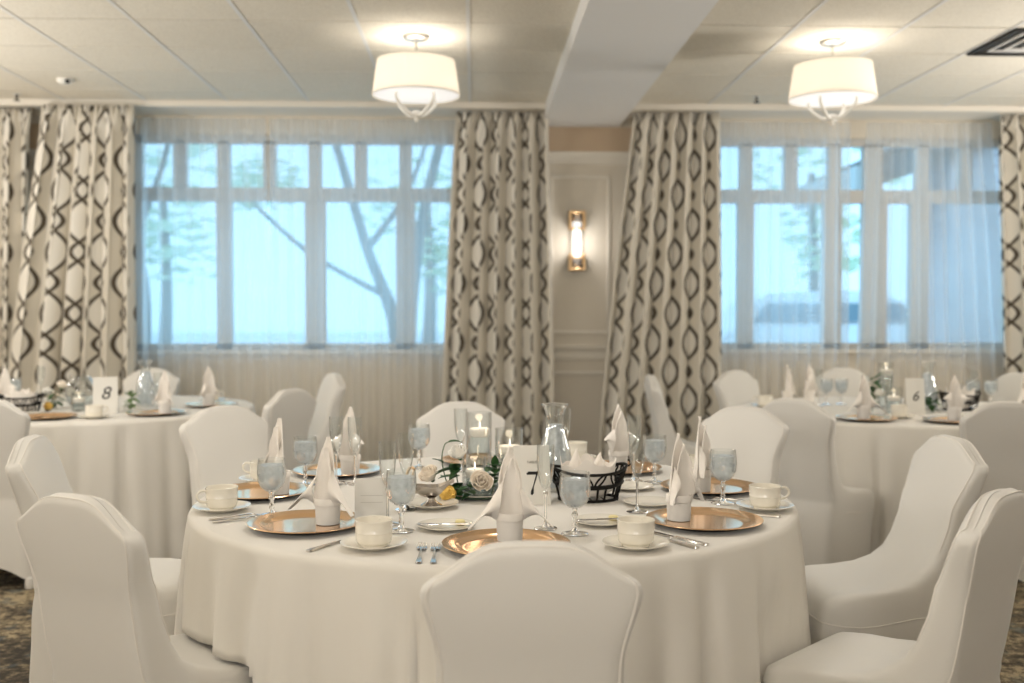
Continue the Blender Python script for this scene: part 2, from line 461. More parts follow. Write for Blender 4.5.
curtain('drape', 'wide oval-chain patterned drape at the left side of the left window', 'curtain', (-3.235, -2.545), (-3.60, -2.55), .03, 2.862, YD - .16, .072, .12, M['drape'], DG, seed=2)
curtain('drape', 'oval-chain patterned drape just left of the wall sconce', 'curtain', (-.145, .566), (-.27, .63), .03, 2.862, YD, .072, .115, M['drape'], DG, seed=3)
curtain('drape', 'oval-chain patterned drape just right of the wall sconce, hanging aslant', 'curtain', (1.235, 1.90), (.95, 1.94), .03, 2.862, YD, .072, .115, M['drape'], DG, seed=4)
curtain('drape', 'oval-chain patterned drape at the far right edge beside the brick view', 'curtain', (4.12, 4.75), (4.22, 4.95), .03, 2.862, YD, .072, .12, M['drape'], DG, seed=5)
curtain('sheer_curtain', 'sheer white panel over the left half of the left window', 'sheer curtain', (-2.72, -1.632), (-2.75, -1.58), .03, 2.83, YS, .022, .11, M['sheer'], SG, seed=6)
curtain('sheer_curtain', 'wide sheer white panel over the right part of the left window', 'sheer curtain', (-1.598, -.03), (-1.62, -.03), .03, 2.83, YS, .022, .11, M['sheer'], SG, seed=7)
curtain('sheer_curtain', 'sheer white panel over the left half of the right window, before the car', 'sheer curtain', (1.80, 2.985), (1.80, 2.99), .03, 2.83, YS, .022, .11, M['sheer'], SG, seed=8)
curtain('sheer_curtain', 'sheer white panel over the right half of the right window, before the brick pillar', 'sheer curtain', (3.12, 4.12), (3.03, 4.35), .03, 2.83, YS, .022, .10, M['sheer'], SG, seed=9)

# ------------------------------------------------------------------ pendants, sconce, ceiling fittings
def pendant():
    t = thing('pendant_light', '', 'pendant lamp')
    MB().lathe([(0, 0), (.075, 0), (.078, -.006), (.074, -.016), (.06, -.024), (.02, -.028), (0, -.028)], 40).build('canopy', M['nickel'], t)
    MB().tube([(0, 0, -.02), (0, 0, -.15), (0, 0, -.20)], .006).build('rod', M['nickel'], t)
    MB().lathe([(.008, -.118), (.02, -.122), (.022, -.135), (.012, -.145), (.007, -.15)], 24).build('coupling', M['nickel'], t)
    r0, r1, z0, z1 = .222, .252, -.142, -.345
    sh = MB().lathe([(r0 - .003, z0), (r0, z0 + .001), (r0 + .002, z0), (r1 + .002, z1), (r1, z1 - .002), (r1 - .003, z1), (r0 - .003, z0)], 64).build('lamp_shade', M['shade'], t)
    MB().lathe([(r0 + .0025, z0 + .002), (r0 + .004, z0 - .006), (r0 + .0045, z0 - .006), (r0 + .003, z0 + .002)], 64).build('shade_trim', M['armw'], sh)
    MB().lathe([(0, -.335), (.15, -.335), (r1 - .007, -.333), (r1 - .007, -.338), (.15, -.341), (0, -.341)], 64).build('diffuser', M['diff'], t)
    for k in range(4):
        a = PI / 4 + k * PI / 2; c, s = math.cos(a), math.sin(a)
        pts = cr([(.012, -.447), (.05, -.452), (.095, -.425), (.135, -.392), (.15, -.37), (.15, -.342)], 5)
        MB().tube([(r * c, r * s, z) for r, z in pts], [.0115] * 8 + [.0095] * (len(pts) - 8), 10).build('arm', M['armw'], t)
    MB().lathe([(0, -.425), (.018, -.43), (.03, -.443), (.028, -.458), (.012, -.468), (.009, -.476), (.013, -.484), (.006, -.494), (0, -.496)], 28).build('finial', M['armw'], t)
    for k in range(3):
        a = k * 2 * PI / 3 + .5
        MB().lathe([(0, -.30), (.012, -.295), (.015, -.27), (.022, -.25), (.02, -.228), (0, -.218)], 16, (.085 * math.cos(a), .085 * math.sin(a), 0)).build('bulb', M['bulb'], t)
    return t
PEND = [(-.339, 6.127, 'white drum pendant lamp on the ceiling left of the plaster beam'), (2.105, 6.154, 'white drum pendant lamp on the ceiling right of the plaster beam')]
place_all(pendant(), [(x, y, ZC, 0, l) for x, y, l in PEND], 'drum pendant lamps')
def light(kind, name, loc, e, c=(1, .9, .78), **kw):
    d = bpy.data.lights.new(name, kind); d.energy = e; d.color = c
    for k, v in kw.items(): setattr(d, k, v)
    o = bpy.data.objects.new(name, d); col.objects.link(o); o.location = loc
    return o
for x, y, _ in PEND:
    for k in range(3):
        a = k * 2 * PI / 3 + .5
        light('POINT', 'pendant_bulb_light', (x + .085 * math.cos(a), y + .085 * math.sin(a), ZC - .215), 1.9, (1, .95, .89), shadow_soft_size=.025)

t = thing('wall_sconce', 'brass-ended lit glass sconce on the pier between the windows', 'wall lamp', (.813, YW, 1.886))
MB().box(-.05, .05, -.02, -.001, -.21, .21, .006).build('back_plate', M['trimp'], t)
for s in (1, -1):
    b = MB()
    for x0, x1, z0, z1 in ((-.066, .066, .215, .237), (-.066, .066, .085 if s > 0 else .125, .105 if s > 0 else .147), (-.066, -.044, .1, .22), (.044, .066, .1, .22)):
        za, zb = sorted((z0 * s, z1 * s)); b.box(x0, x1, -.115, -.022, za, zb, .004)
    b.build('brass_frame', M['brass'], t)
    MB().box(-.03, .03, -.10, -.03, *sorted((.15 * s, .20 * s)), .006).build('socket_block', M['silver'], t)
MB().lathe([(0, -.15), (.034, -.15), (.036, -.146), (.036, .146), (.034, .15), (0, .15)], 28, (0, -.068, 0)).build('glass_tube', M['tube'], t)
light('POINT', 'sconce_light', (.813, YW - .16, 1.86), 3.0, (1, .95, .9), shadow_soft_size=.05)

t = thing('smoke_detector', 'small white smoke detector with a black mark on the ceiling tiles at upper left', 'detector', (-2.804, 7.344, ZC))
MB().lathe([(0, -.036), (.03, -.036), (.045, -.028), (.055, -.01), (.055, -.001), (0, -.001)], 28).build('housing', M['plastic'], t)
MB().box(.02, .05, -.058, -.048, -.04, -.012, .003).build('sensor_window', M['black'], t)
def sprinkler():
    t = thing('fire_sprinkler', '', 'sprinkler')
    MB().lathe([(0, -.004), (.03, -.004), (.036, -.001), (0, -.001)], 20).build('ceiling_plate', M['plastic'], t)
    MB().tube([(0, 0, -.004), (0, 0, -.045)], .009).build('nozzle', M['black'], t)
    MB().lathe([(0, -.046), (.024, -.046), (.026, -.049), (0, -.051)], 16).build('deflector', M['black'], t)
    return t
place_all(sprinkler(), [(-3.35, 7.86, ZC, 0, 'dark fire sprinkler head above the leftmost drape'), (2.084, 7.75, ZC, 0, 'dark fire sprinkler head left of the right pendant lamp')], 'fire sprinklers')
t = thing('ceiling_vent', 'black square air vent in the ceiling at the upper right corner', 'vent', (3.32, 6.12, ZC - .006))
b = MB(); h = .295
for x0, x1, y0, y1 in ((-h, h, -h, -h + .03), (-h, h, h - .03, h), (-h, -h + .03, -h + .03, h - .03), (h - .03, h, -h + .03, h - .03)): b.box(x0, x1, y0, y1, -.012, .004, .004)
b.build('vent_frame', M['vent'], t)
for k in range(3):
    b = MB(); h = .21 - .07 * k; z = -.008 - .006 * k
    for x0, x1, y0, y1 in ((-h, h, -h, -h + .018), (-h, h, h - .018, h), (-h, -h + .018, -h + .018, h - .018), (h - .018, h, -h + .018, h - .018)): b.box(x0, x1, y0, y1, z, z + .012, .003)
    b.build('louver', M['tbar'], t)
MB().box(-.28, .28, -.28, .28, .002, .005).build('duct', M['vent'], t)

# ------------------------------------------------------------------ chairs in spandex covers
def make_chair():
    RG = [(-.026, .0, .455, .0, .195, .205), (-.023, .10, .462, .10, .193, .203), (-.017, .25, .468, .25, .190, .205), (-.010, .36, .470, .36, .188, .209),
          (-.006, .40, .468, .40, .187, .211), (-.002, .42, .460, .427, .186, .209), (-.001, .43, .435, .443, .185, .205), (-.002, .44, .38, .451, .184, .201), (-.004, .452, .30, .455, .183, .195),
          (-.007, .468, .225, .466, .181, .189), (-.010, .488, .162, .488, .179, .183), (-.015, .515, .115, .522, .177, .179), (-.022, .56, .082, .575, .176, .176), (-.031, .62, .056, .64, .175, .175), (-.039, .68, .040, .71, .175, .175)]
    K = len(RG); TL = [.12, .24, .36, .48, .58, .67, .75, .82, .87, .91, .94, .965, .985, 1.]; NB = len(TL); nx, ns = 20, 8
    def topz(x):
        ax = abs(x)
        return .915 - .062 * sstep(.09, .195, ax) - .005 * (ax / .2) ** 2
    rings = []
    def ring(rear, front, wr, wf, zfun=None):
        r = []
        for i in range(nx): r.append((-wr + 2 * wr * i / nx, rear[0], rear[1]))
        for i in range(ns): q = i / ns; r.append((wr + (wf - wr) * q, rear[0] + (front[0] - rear[0]) * q, rear[1] + (front[1] - rear[1]) * q))
        for i in range(nx): r.append((wf - 2 * wf * i / nx, front[0], front[1]))
        for i in range(ns): q = i / ns; r.append((-wf + (wf - wr) * q, front[0] + (rear[0] - front[0]) * q, front[1] + (rear[1] - front[1]) * q))
        return r
    for k, (yr, zr, yf, zf, wr, wf) in enumerate(RG):
        r = ring((yr, zr), (yf, zf), wr, wf)
        if k < 3:   # arches between the feet
            out = []
            for i, (x, y, z) in enumerate(r):
                if i < nx: u = i / nx
                elif i < nx + ns: u = (i - nx) / ns
                elif i < 2 * nx + ns: u = (i - nx - ns) / nx
                else: u = (i - 2 * nx - ns) / ns
                arch = .012 + .10 * math.sin(PI * u) ** .75
                out.append((x, y, arch + (.25 - arch) * k / 2))
            r = out
        rings.append(r)
    for k in range(1, NB + 1):
        t = TL[k - 1]
        cn = max(0, (t - .80) / .20); cn = 1 - math.sqrt(max(0, 1 - min(1, cn) ** 2))
        w = .176 + .028 * sstep(0, .9, t) - .030 * cn
        ly = -.039 - .038 * t; th = .077 - .024 * t
        c2 = max(0, (t - .90) / .10); sh = .016 * (1 - math.sqrt(max(0, 1 - min(1, c2) ** 2))); ly += sh; th -= 2 * sh
        r = ring((ly, 0), (ly + th, 0), w, w - .001)
        out = []
        for (x, y, z) in r:
            zt = topz(x * (.204 / w)); f = (y - ly) / max(th, .001)
            z0 = .68 + .03 * f
            # centre of the panel is stretched flat, the edges bow a little
            out.append((x, y - .006 * (1 - (x / w) ** 2) * math.sin(PI * t) * (1 if f < .5 else -1), z0 + (zt - z0) * t))
        rings.append(out)
    ym = sum(q[1] for q in rings[-1]) / len(rings[-1]); out = []
    for (x, y, z) in rings[-1]: out.append((x * .985, ym + (y - ym) * .05, z + .0035))
    rings.append(out)
    def soften(r, it):      # stretch fabric rounds every corner of the cover
        for _ in range(it):
            m = len(r); r = [tuple((r[i - 1][a] + 2 * r[i][a] + r[(i + 1) % m][a]) / 4 for a in range(3)) for i in range(m)]
        return r
    rings = [soften(r, 3 if 3 <= k <= 8 else 5) for k, r in enumerate(rings)]
    n = len(rings[0])
    full = MB().loft(rings); me = bpy.data.meshes.new('tmp'); me.from_pydata(full.v, [], full.f); me.update()
    nor = [tuple(v.normal) for v in me.vertices]; bpy.data.meshes.remove(me)
    root = thing('banquet_chair', '', 'chair')
    def sub(name, k0, k1, mat):
        vs = [p for r in rings[k0:k1 + 1] for p in r]
        fs = [((k - k0) * n + j, (k - k0) * n + (j + 1) % n, (k + 1 - k0) * n + (j + 1) % n, (k + 1 - k0) * n + j) for k in range(k0, k1) for j in range(n)]
        o = MB().add(vs, fs).build(name, mat, root, angle=180)
        o.data.normals_split_custom_set_from_vertices(nor[k0 * n:(k1 + 1) * n])
        return o
    sub('skirt', 0, 4, M['cover']); seat_name = sub('seat', 4, 10, M['cover']).name; bk = sub('backrest', 10, len(rings) - 1, M['cover'])
    # seam piping: front loop and rear loop
    Lf, Rf, Lr, Rr = 2 * nx + ns, nx + ns, 0, nx
    def off(p, dx, dy): return (p[0] + dx, p[1] + dy, p[2])
    top = rings[-2]
    NR = len(rings) - 3
    fl = [rings[k][Rf] for k in range(12, NR)] + [rings[NR][i] for i in range(Rf, Lf + 1)] + [rings[k][Lf] for k in range(NR - 1, 11, -1)]
    rl = [rings[k][Rr] for k in range(8, NR)] + [rings[NR][i] for i in range(Rr, Lr - 1, -1)] + [rings[k][Lr] for k in range(NR - 1, 7, -1)]
    MB().tube(fl, .0026, 6).build('piping', M['piping'], bk); MB().tube(rl, .0026, 6).build('piping', M['piping'], bk)
    sm = [rings[3][(nx + i) % n] for i in range(2, nx + 2 * ns - 1)]
    sm = [(x, y, z + .012 * math.sin(y * 14)) for x, y, z in sm]
    MB().tube(sm, .0024, 6).build('seam', M['piping'], bpy.data.objects[seat_name])
    for x, y in ((-.176, -.004), (.176, -.004), (-.184, .425), (.184, .425)):
        MB().lathe([(0, .0), (.016, .0), (.021, .006), (.021, .03), (.018, .05), (0, .06)], 14, (x, y, 0)).build('foot', M['cover'], root)
    return root
CH = [  # top-of-back x, y, facing angle, label
    (.103, 1.880, 91, 'white-covered banquet chair seen from behind at the front of the main table'),
    (-.91, 2.40, 57, 'white-covered banquet chair lower left, its back to us and seat tucked toward the main table'),
    (-1.48, 3.53, 6, 'white-covered banquet chair half hidden behind the lower left chair'),
    (-1.10, 4.62, -51, 'white-covered banquet chair facing us at the back left of the main table'),
    (-.066, 4.79, -87, 'white-covered banquet chair facing us behind the tall floating candle'),
    (1.175, 4.52, -129, 'white-covered banquet chair facing us at the back right of the main table'),
    (1.585, 3.42, 184, 'white-covered banquet chair at right of the main table showing its long curved seat'),
    (1.225, 2.38, 134, 'white-covered banquet chair in the lower right corner, leaning back away from the table'),
    (-2.31, 5.02, 90, 'shaded covered chair cut off by the left edge of the photo'),
    (-.97, 5.61, 152, 'angled white-covered chair right of the number 8 table, before a paler chair'),
    (-.93, 6.99, 205, 'pale white-covered chair close to the sheer curtain, behind an angled chair'),
    (-2.32, 7.62, -90, 'small white-covered chair facing us beyond the table numbered 8'),
    (1.50, 4.90, 47, 'grey shaded covered chair with pale seat, seen from behind left of number 6 table'),
    (2.42, 4.70, 90, 'grey shaded covered chair seen from behind at the right edge, before the table numbered 6'),
    (2.66, 7.50, -97, 'white-covered chair facing us beyond the middle of the table numbered 6'),
    (1.79, 7.18, -58, 'white-covered chair facing us in front of the right end of the slanting drape'),
    (1.13, 6.75, -2, 'pale white-covered chair seen edge-on before the slanting drape'),
    (3.62, 6.85, 215, 'white-covered chair half visible at the right edge beyond the table numbered 6')]
rows = []
for x, y, a, lab in CH:
    ca, sa = math.cos(R(a)), math.sin(R(a))
    rows.append((x + .055 * ca, y + .055 * sa, 0, R(a - 90), lab))
place_all(make_chair(), rows, 'white covered banquet chairs')

# ------------------------------------------------------------------ tables
def make_table(c, label, seed, seats):
    rnd = random.Random(seed)
    t = thing('round_table', label, 'table', (c[0], c[1], 0), 0, 'round banquet tables')
    nt = 640; RT = .915
    ph = [rnd.uniform(0, 6.28) for _ in range(6)]
    ind = []
    for (x, y, a) in seats:      # where a chair seat presses the cloth in
        ca, sa = math.cos(R(a)), math.sin(R(a)); bx, by = x + .055 * ca - c[0], y + .055 * sa - c[1]
        fx, fy = bx + .47 * ca, by + .47 * sa
        if math.hypot(fx, fy) < 1.05: ind.append((bx, by, ca, sa))
    def fold(th):
        s = math.sin(29 * th + ph[0] + 1.1 * math.sin(3 * th + ph[1])) + .6 * math.sin(47 * th + ph[2] + .9 * math.sin(5 * th + ph[3])) + .55 * math.sin(17 * th + ph[4])
        u = max(-1, min(1, s / 1.7))
        return .75 - 1.75 * ((1 - u) / 2) ** 1.9
    rings = []
    for r in (.02, .3, .6, .85): rings.append([(r * math.cos(2 * PI * j / nt), r * math.sin(2 * PI * j / nt), .757) for j in range(nt)])
    for k in range(7):
        a = k / 6 * PI / 2; rr = .022
        rings.append([((RT - rr + rr * math.sin(a)) * math.cos(2 * PI * j / nt), (RT - rr + rr * math.sin(a)) * math.sin(2 * PI * j / nt), .757 - rr + rr * math.cos(a)) for j in range(nt)])
    NZ = 30; fo = [fold(2 * PI * j / nt) for j in range(nt)]
    for k in range(1, NZ + 1):
        q = k / NZ; z = .735 + (.012 - .735) * q; row = []
        for j in range(nt):
            th = 2 * PI * j / nt
            rq = lambda q_: RT + .046 * q_ ** .85 + .036 * (q_ ** .6) * fo[j]
            r = rq(q); zz = z
            for bx, by, ca, sa in ind:       # where a chair is tucked in, the cloth lies on its seat
                def seat_at(r_):
                    px, py = r_ * math.cos(th) - bx, r_ * math.sin(th) - by
                    fw, sd = px * ca + py * sa, abs(-px * sa + py * ca)
                    if not (.02 < fw < .56 and sd < .30): return 0
                    return (.4645 + .45 * max(0, .24 - fw) + 1.0 * max(0, .155 - fw) - .030 * sstep(.415, .466, fw)) * (1 - sstep(.066, .078, math.hypot(max(0, fw - .415), max(0, sd - .158))))
                r0 = rq(.375); lo = seat_at(r0); ro = r0
                while ro > r0 - .055 and seat_at(ro) > .004: ro -= .003
                if seat_at(ro) <= .004:          # only the seat's front edge is near: the cloth hangs straight down before it
                    if seat_at(rq(1)) > .004 or lo > .004: r = min(r, ro + (r - ro) * sstep(.48, .70, z))
                elif zz < lo: zz = lo + .0004 * (NZ - k); r = r0 - .0006 * k
            z_, z = z, zz
            row.append((r * math.cos(th), r * math.sin(th), z)); z = z_
        rings.append(row)
    b = MB().loft(rings); b.f.append(tuple(range(nt - 1, -1, -1)))
    b.f[-1] = tuple(range(nt))
    b.build('tablecloth', M['linen'], t, angle=180)
    return t
TC = (.06, 3.255); LT = (-2.25, 6.30); RT_ = (2.45, 6.0)
make_table(TC, 'large round table under a white floor-length cloth, nearest us with the number 7 card', 3, [c[:3] for c in CH[:8]])
make_table(LT, 'round table under a white cloth with the number 8 card, at left before the window', 5, [c[:3] for c in CH[8:12]])
make_table(RT_, 'round table under a white cloth with the number 6 card, at right before the window', 8, [c[:3] for c in CH[12:]])
ZT = .7578
# ------------------------------------------------------------------ tableware prototypes
def make_charger():
    t = thing('charger_plate', '', 'charger plate')
    MB().lathe([(.0005, .0045), (.10, .0045), (.112, .0055), (.120, .0105), (.126, .0125), (.150, .0165), (.155, .0172), (.1565, .0160), (.155, .0145)], 72).build('plate', M['gold'], t)
    MB().lathe([(.155, .0145), (.150, .013), (.122, .006), (.112, .0008), (.0005, .0008)], 72).build('underside', M['under'], t)
    return t
def make_saucer():
    t = thing('saucer', '', 'saucer')
    MB().lathe([(.0003, .004), (.034, .004), (.038, .0062), (.046, .0072), (.066, .0115), (.079, .0165), (.0815, .0165), (.081, .0148), (.066, .009), (.044, .003), (.040, 0), (.0003, 0)], 56).build('dish', M['china'], t)
    return t
def make_cup():
    t = thing('coffee_cup', '', 'cup')
    MB().lathe([(.0003, .002), (.029, .002), (.031, 0), (.033, .001), (.034, .006), (.0400, .009), (.0428, .014), (.0438, .028), (.0440, .034), (.0449, .035), (.0449, .0385), (.0443, .0395), (.0455, .060), (.0464, .0645), (.0452, .0655), (.0438, .0645), (.0422, .036), (.0405, .018), (.030, .008), (.0003, .007)], 48).build('bowl', M['china'], t)
    pts = cr([(.043, 0, .055), (.058, 0, .059), (.070, 0, .053), (.073, 0, .041), (.065, 0, .030), (.052, 0, .026), (.0425, 0, .027)], 5)
    MB().tube(pts, .0037, 8).build('handle', M['china'], t)
    return t
def make_goblet():
    t = thing('water_goblet', '', 'goblet')
    MB().lathe([(.006, .066), (.018, .070), (.031, .081), (.0385, .098), (.0405, .118), (.0395, .140), (.0375, .158), (.0372, .160), (.0366, .158), (.0385, .138), (.0394, .118), (.0374, .099), (.030, .083), (.017, .072), (.0005, .069)], 40).build('bowl', M['glass'], t)
    MB().lathe([(.0005, .067), (.007, .066), (.0055, .058), (.0085, .051), (.0085, .047), (.0055, .041), (.005, .030), (.0075, .022), (.0055, .015), (.009, .008), (.022, .0045), (.034, .0025), (.0355, .001), (.034, 0), (.0005, 0)], 28).build('stem', M['stem'], t)
    MB().lathe([(.0005, .0705), (.0165, .0735), (.029, .0845), (.036, .100), (.0378, .118), (.0372, .136), (.0366, .1425), (.020, .1445), (.0005, .143)], 32).build('ice_water', M['ice'], t)
    return t
def make_flute():
    t = thing('champagne_flute', '', 'flute')
    MB().lathe([(.0035, .098), (.009, .105), (.0155, .122), (.0205, .145), (.0232, .175), (.0236, .205), (.0230, .222), (.0224, .222), (.0229, .205), (.0225, .175), (.0197, .146), (.0146, .124), (.008, .108), (.0004, .104)], 36).build('bowl', M['glass'], t)
    MB().lathe([(.0004, .101), (.0045, .100), (.0065, .094), (.0045, .088), (.0034, .080), (.0032, .030), (.0045, .014), (.010, .006), (.022, .0035), (.0305, .002), (.031, .0008), (.030, 0), (.0004, 0)], 26).build('stem', M['stem'], t)
    return t
def make_napkin(tip_z=.035, reach=.105, lean=0., h=.232, wide=.030):
    t = thing('folded_napkin', '', 'napkin')
    MB().lathe([(.0285, .0), (.0315, .0005), (.0325, .02), (.0335, .050), (.036, .0515), (.0362, .066), (.0345, .070), (.030, .068), (.0295, .05), (.028, .002), (.0285, .0)], 32).build('rolled_base', M['napkin'], t)
    def leaf(a, b):      # tall pointed folded leaf
        z = .045 + (h - .045) * b
        w = wide * (1.02 + .25 * math.sin(PI * min(1, b * 1.15))) * (1 - .28 * sstep(.15, .5, b)) * (1 - max(0, (b - .55) / .45) ** 2.2) + .0006
        s = (a - .5) * 2
        ang = s * 1.25
        return (w * math.sin(ang) / math.sin(1.25), .016 - .030 * (1 - math.cos(ang)) * (w / wide) - .012 * b + .006 * math.sin(5 * a + 3 * b) * b + lean * b * b, z)
    MB().sheet(leaf, 14, 18, .003).build('leaf', M['napkin'], t)
    def leaf2(a, b):
        x, y, z = leaf(a, b)
        return (x * .86 + .004 * b, y - .010 - .006 * b, .045 + (z - .045) * .86)
    MB().sheet(leaf2, 12, 14, .003).build('leaf', M['napkin'], t)
    for sg in (1, -1):
        def wing(a, b):      # a along the wing, b from its lower to its upper edge
            top = Vector((sg * wide * .6, -.004, .148)); low = Vector((sg * .0335, -.012, .052)); tip = Vector((sg * reach, -.026, tip_z))
            lo = low.lerp(tip, a); lo.z += .022 * math.sin(PI * a)
            hi = top.lerp(tip, a); hi.z -= .018 * math.sin(PI * a) * (1 if tip_z < .08 else .2); hi.x += sg * .006 * math.sin(PI * a)
            p = lo.lerp(hi, b)
            p.y -= .024 * math.sin(PI * b) * (1 - .6 * a) + .010 * a * b * (1 - b)
            return tuple(p)
        MB().sheet(wing, 14, 10, .003).build('wing', M['napkin'], t)
    return t
def strip(b, secs, th):
    """flat bar from sections (y, half width, z) with thickness th"""
    rings = []
    for y, w, z in secs: rings.append([(-w, y, z), (w, y, z), (w * .8, y, z + th), (-w * .8, y, z + th)])
    return b.loft(rings, cap=True)
def make_fork():
    t = thing('fork', '', 'fork')
    strip(MB(), cr([(-.095, .004, .002), (-.085, .0075, .001), (-.05, .0055, .002), (0, .0028, .006), (.022, .003, .007), (.034, .009, .0035), (.05, .0115, .001)], 3), .0022).build('handle', M['steel'], t)
    b = MB()
    for k in range(4):
        x = -.0096 + .0064 * k
        b.loft([[(x + dx * w, y, z + dz) for dx, dz in ((-1, 0), (1, 0), (1, .0016), (-1, .0016))] for y, w, z in ((.0495, .0021, .001), (.065, .0018, .0005), (.08, .0016, .002), (.094, .0007, .005))], cap=True)
    b.build('tines', M['steel'], t)
    return t
def make_knife():
    t = thing('table_knife', '', 'knife')
    strip(MB(), cr([(-.115, .005, .0005), (-.105, .0085, .0005), (-.06, .0072, .0005), (-.02, .0055, .0005), (-.005, .0065, .0005)], 3), .0045).build('handle', M['steel'], t)
    strip(MB(), cr([(-.0048, .0065, .001), (.01, .0095, .001), (.06, .0105, .001), (.095, .0085, .001), (.11, .002, .001)], 3), .0014).build('blade', M['steel'], t)
    return t
def make_bread_plate():
    t = thing('bread_plate', '', 'plate')
    MB().lathe([(.0003, .004), (.046, .004), (.052, .0065), (.074, .0125), (.077, .0128), (.076, .0108), (.052, .0032), (.044, 0), (.0003, 0)], 56).build('dish', M['china'], t)
    return t
def make_butter_knife():
    t = thing('butter_knife', '', 'knife')
    strip(MB(), cr([(-.078, .003, .0), (-.07, .006, .0), (-.03, .004, .0), (.0, .0042, .0)], 3), .003).build('handle', M['steel'], t)
    strip(MB(), cr([(.0002, .0042, .0004), (.012, .0078, .0004), (.05, .0085, .0004), (.068, .002, .0004)], 3), .0013).build('blade', M['steel'], t)
    return t
def make_butter():
    t = thing('butter_pat', '', 'butter')
    MB().lathe([(.0003, 0), (.0125, 0), (.0135, .002), (.0125, .005), (.0138, .008), (.011, .0115), (.006, .0105), (.0003, .0125)], 16).build('rosette', M['butter'], t)
    return t

# --- charger plates
def rows_of(L, z=ZT): return [(x, y, z, (q[0] if len(q) > 1 else 0), q[-1]) for x, y, *q in L]
CHG = [(.075, 2.525, 'gold charger plate at the front setting, mostly hidden by the nearest chair back'),
       (-.448, 2.799, 'gold charger plate at front left, full rim in view beside a standing cup'),
       (-.668, 3.29, 'gold charger plate at the left setting, behind an ice water goblet'),
       (-.487, 3.712, 'gold charger plate at back left, its rim shining blue under a wide napkin'),
       (.026, 3.954, 'gold charger plate at the far setting, only a gold edge showing past the roses'),
       (.513, 3.74, 'gold charger plate at back right, behind the black bread basket'),
       (.752, 3.33, 'gold charger plate at right, dark rim below, behind a cup with a ring handle'),
       (.618, 2.80, 'gold charger plate at front right, wide rim in view under a tall napkin')]
ch_l = [(-2.28, 5.66, 'gold charger plate at the front edge of the table numbered 8'), (-2.80, 6.28, 'gold charger plate at the far left edge of the table numbered 8'),
        (-1.76, 5.84, 'charger plate shining blue at the front right of the table numbered 8'), (-1.58, 6.34, 'charger plate shining blue at the right side of the table numbered 8')]
ch_r = [(2.05, 5.42, 'gold charger plate at the front left of the table numbered 6'), (2.46, 5.30, 'gold charger plate at the front middle of the table numbered 6'), (3.02, 5.62, 'gold charger plate on the table numbered 6 behind the dark chair at the right edge')]
charger = make_charger()
place_all(charger, rows_of(CHG), 'gold charger plates')
for x, y, l in ch_l + ch_r: dup(charger, (x, y, ZT), 0, l, 'gold charger plates')
ZN = ZT + .0052
nap_a = make_napkin()
nap_b = make_napkin(.112, .066, .0, .235, .030)
nap_c = make_napkin(.05, .06, .0, .235, .036)
place_all(nap_a, [(.086, 2.598, ZN, R(4), 'white napkin folded into a tall winged spire, right before the number 7 card'),
                  (-.395, 2.815, ZN, R(-30), 'white napkin with draped wings on the front left gold charger')], 'folded napkins')
dup(nap_c, (.556, 2.834, ZN), R(35), 'tall white napkin with a peach base on the front right gold charger')
place_all(nap_c, [(-.612, 3.285, ZN, R(-48), 'white napkin with a sharp peak at the left setting, behind a goblet')], 'folded napkins')
bpy.data.objects[-1] if False else None
for o in col.objects:
    if o.type == 'EMPTY' and o.name.startswith('folded_napkin'): o['group'] = 'folded napkins'
dup(nap_c, (.712, 3.285, ZN), R(55), 'white napkin with a sharp peak at the right setting, behind the front right napkin', 'folded napkins')
place_all(nap_b, [(-.435, 3.66, ZN, R(-20), 'white napkin opening like a lotus at the back left, under an empty flute'),
                  (.513, 3.73, ZN, R(15), 'white napkin opening wide at the back right, behind the bread basket')], 'folded napkins')
for p, x, y, rz, l in ((nap_b, -2.77, 6.285, 20, 'wide white folded napkin before the drape, on the table numbered 8'), (nap_c, -1.72, 5.88, -10, 'white folded napkin with a peach base at the front right of the table numbered 8'),
                       (nap_c, -1.60, 6.36, 30, 'pointed white folded napkin at the right side of the table numbered 8'), (nap_a, 2.05, 5.46, 5, 'white folded napkin on the front left charger of the table numbered 6'),
                       (nap_b, 2.49, 5.36, -5, 'large white folded napkin on the front middle charger of the table numbered 6'), (nap_c, 1.95, 6.48, 60, 'pointed white folded napkin at the far left of the table numbered 6'),
                       (nap_c, 2.12, 6.58, 20, 'second pointed white napkin, right beside the far left one on the table numbered 6'), (nap_a, 3.02, 5.66, 20, 'white folded napkin on the table numbered 6, peeking over the right dark chair')):
    z = ZT + .0002 if y > 6.4 else ZN
    dup(p, (x, y, z), R(rz), l, 'folded napkins')

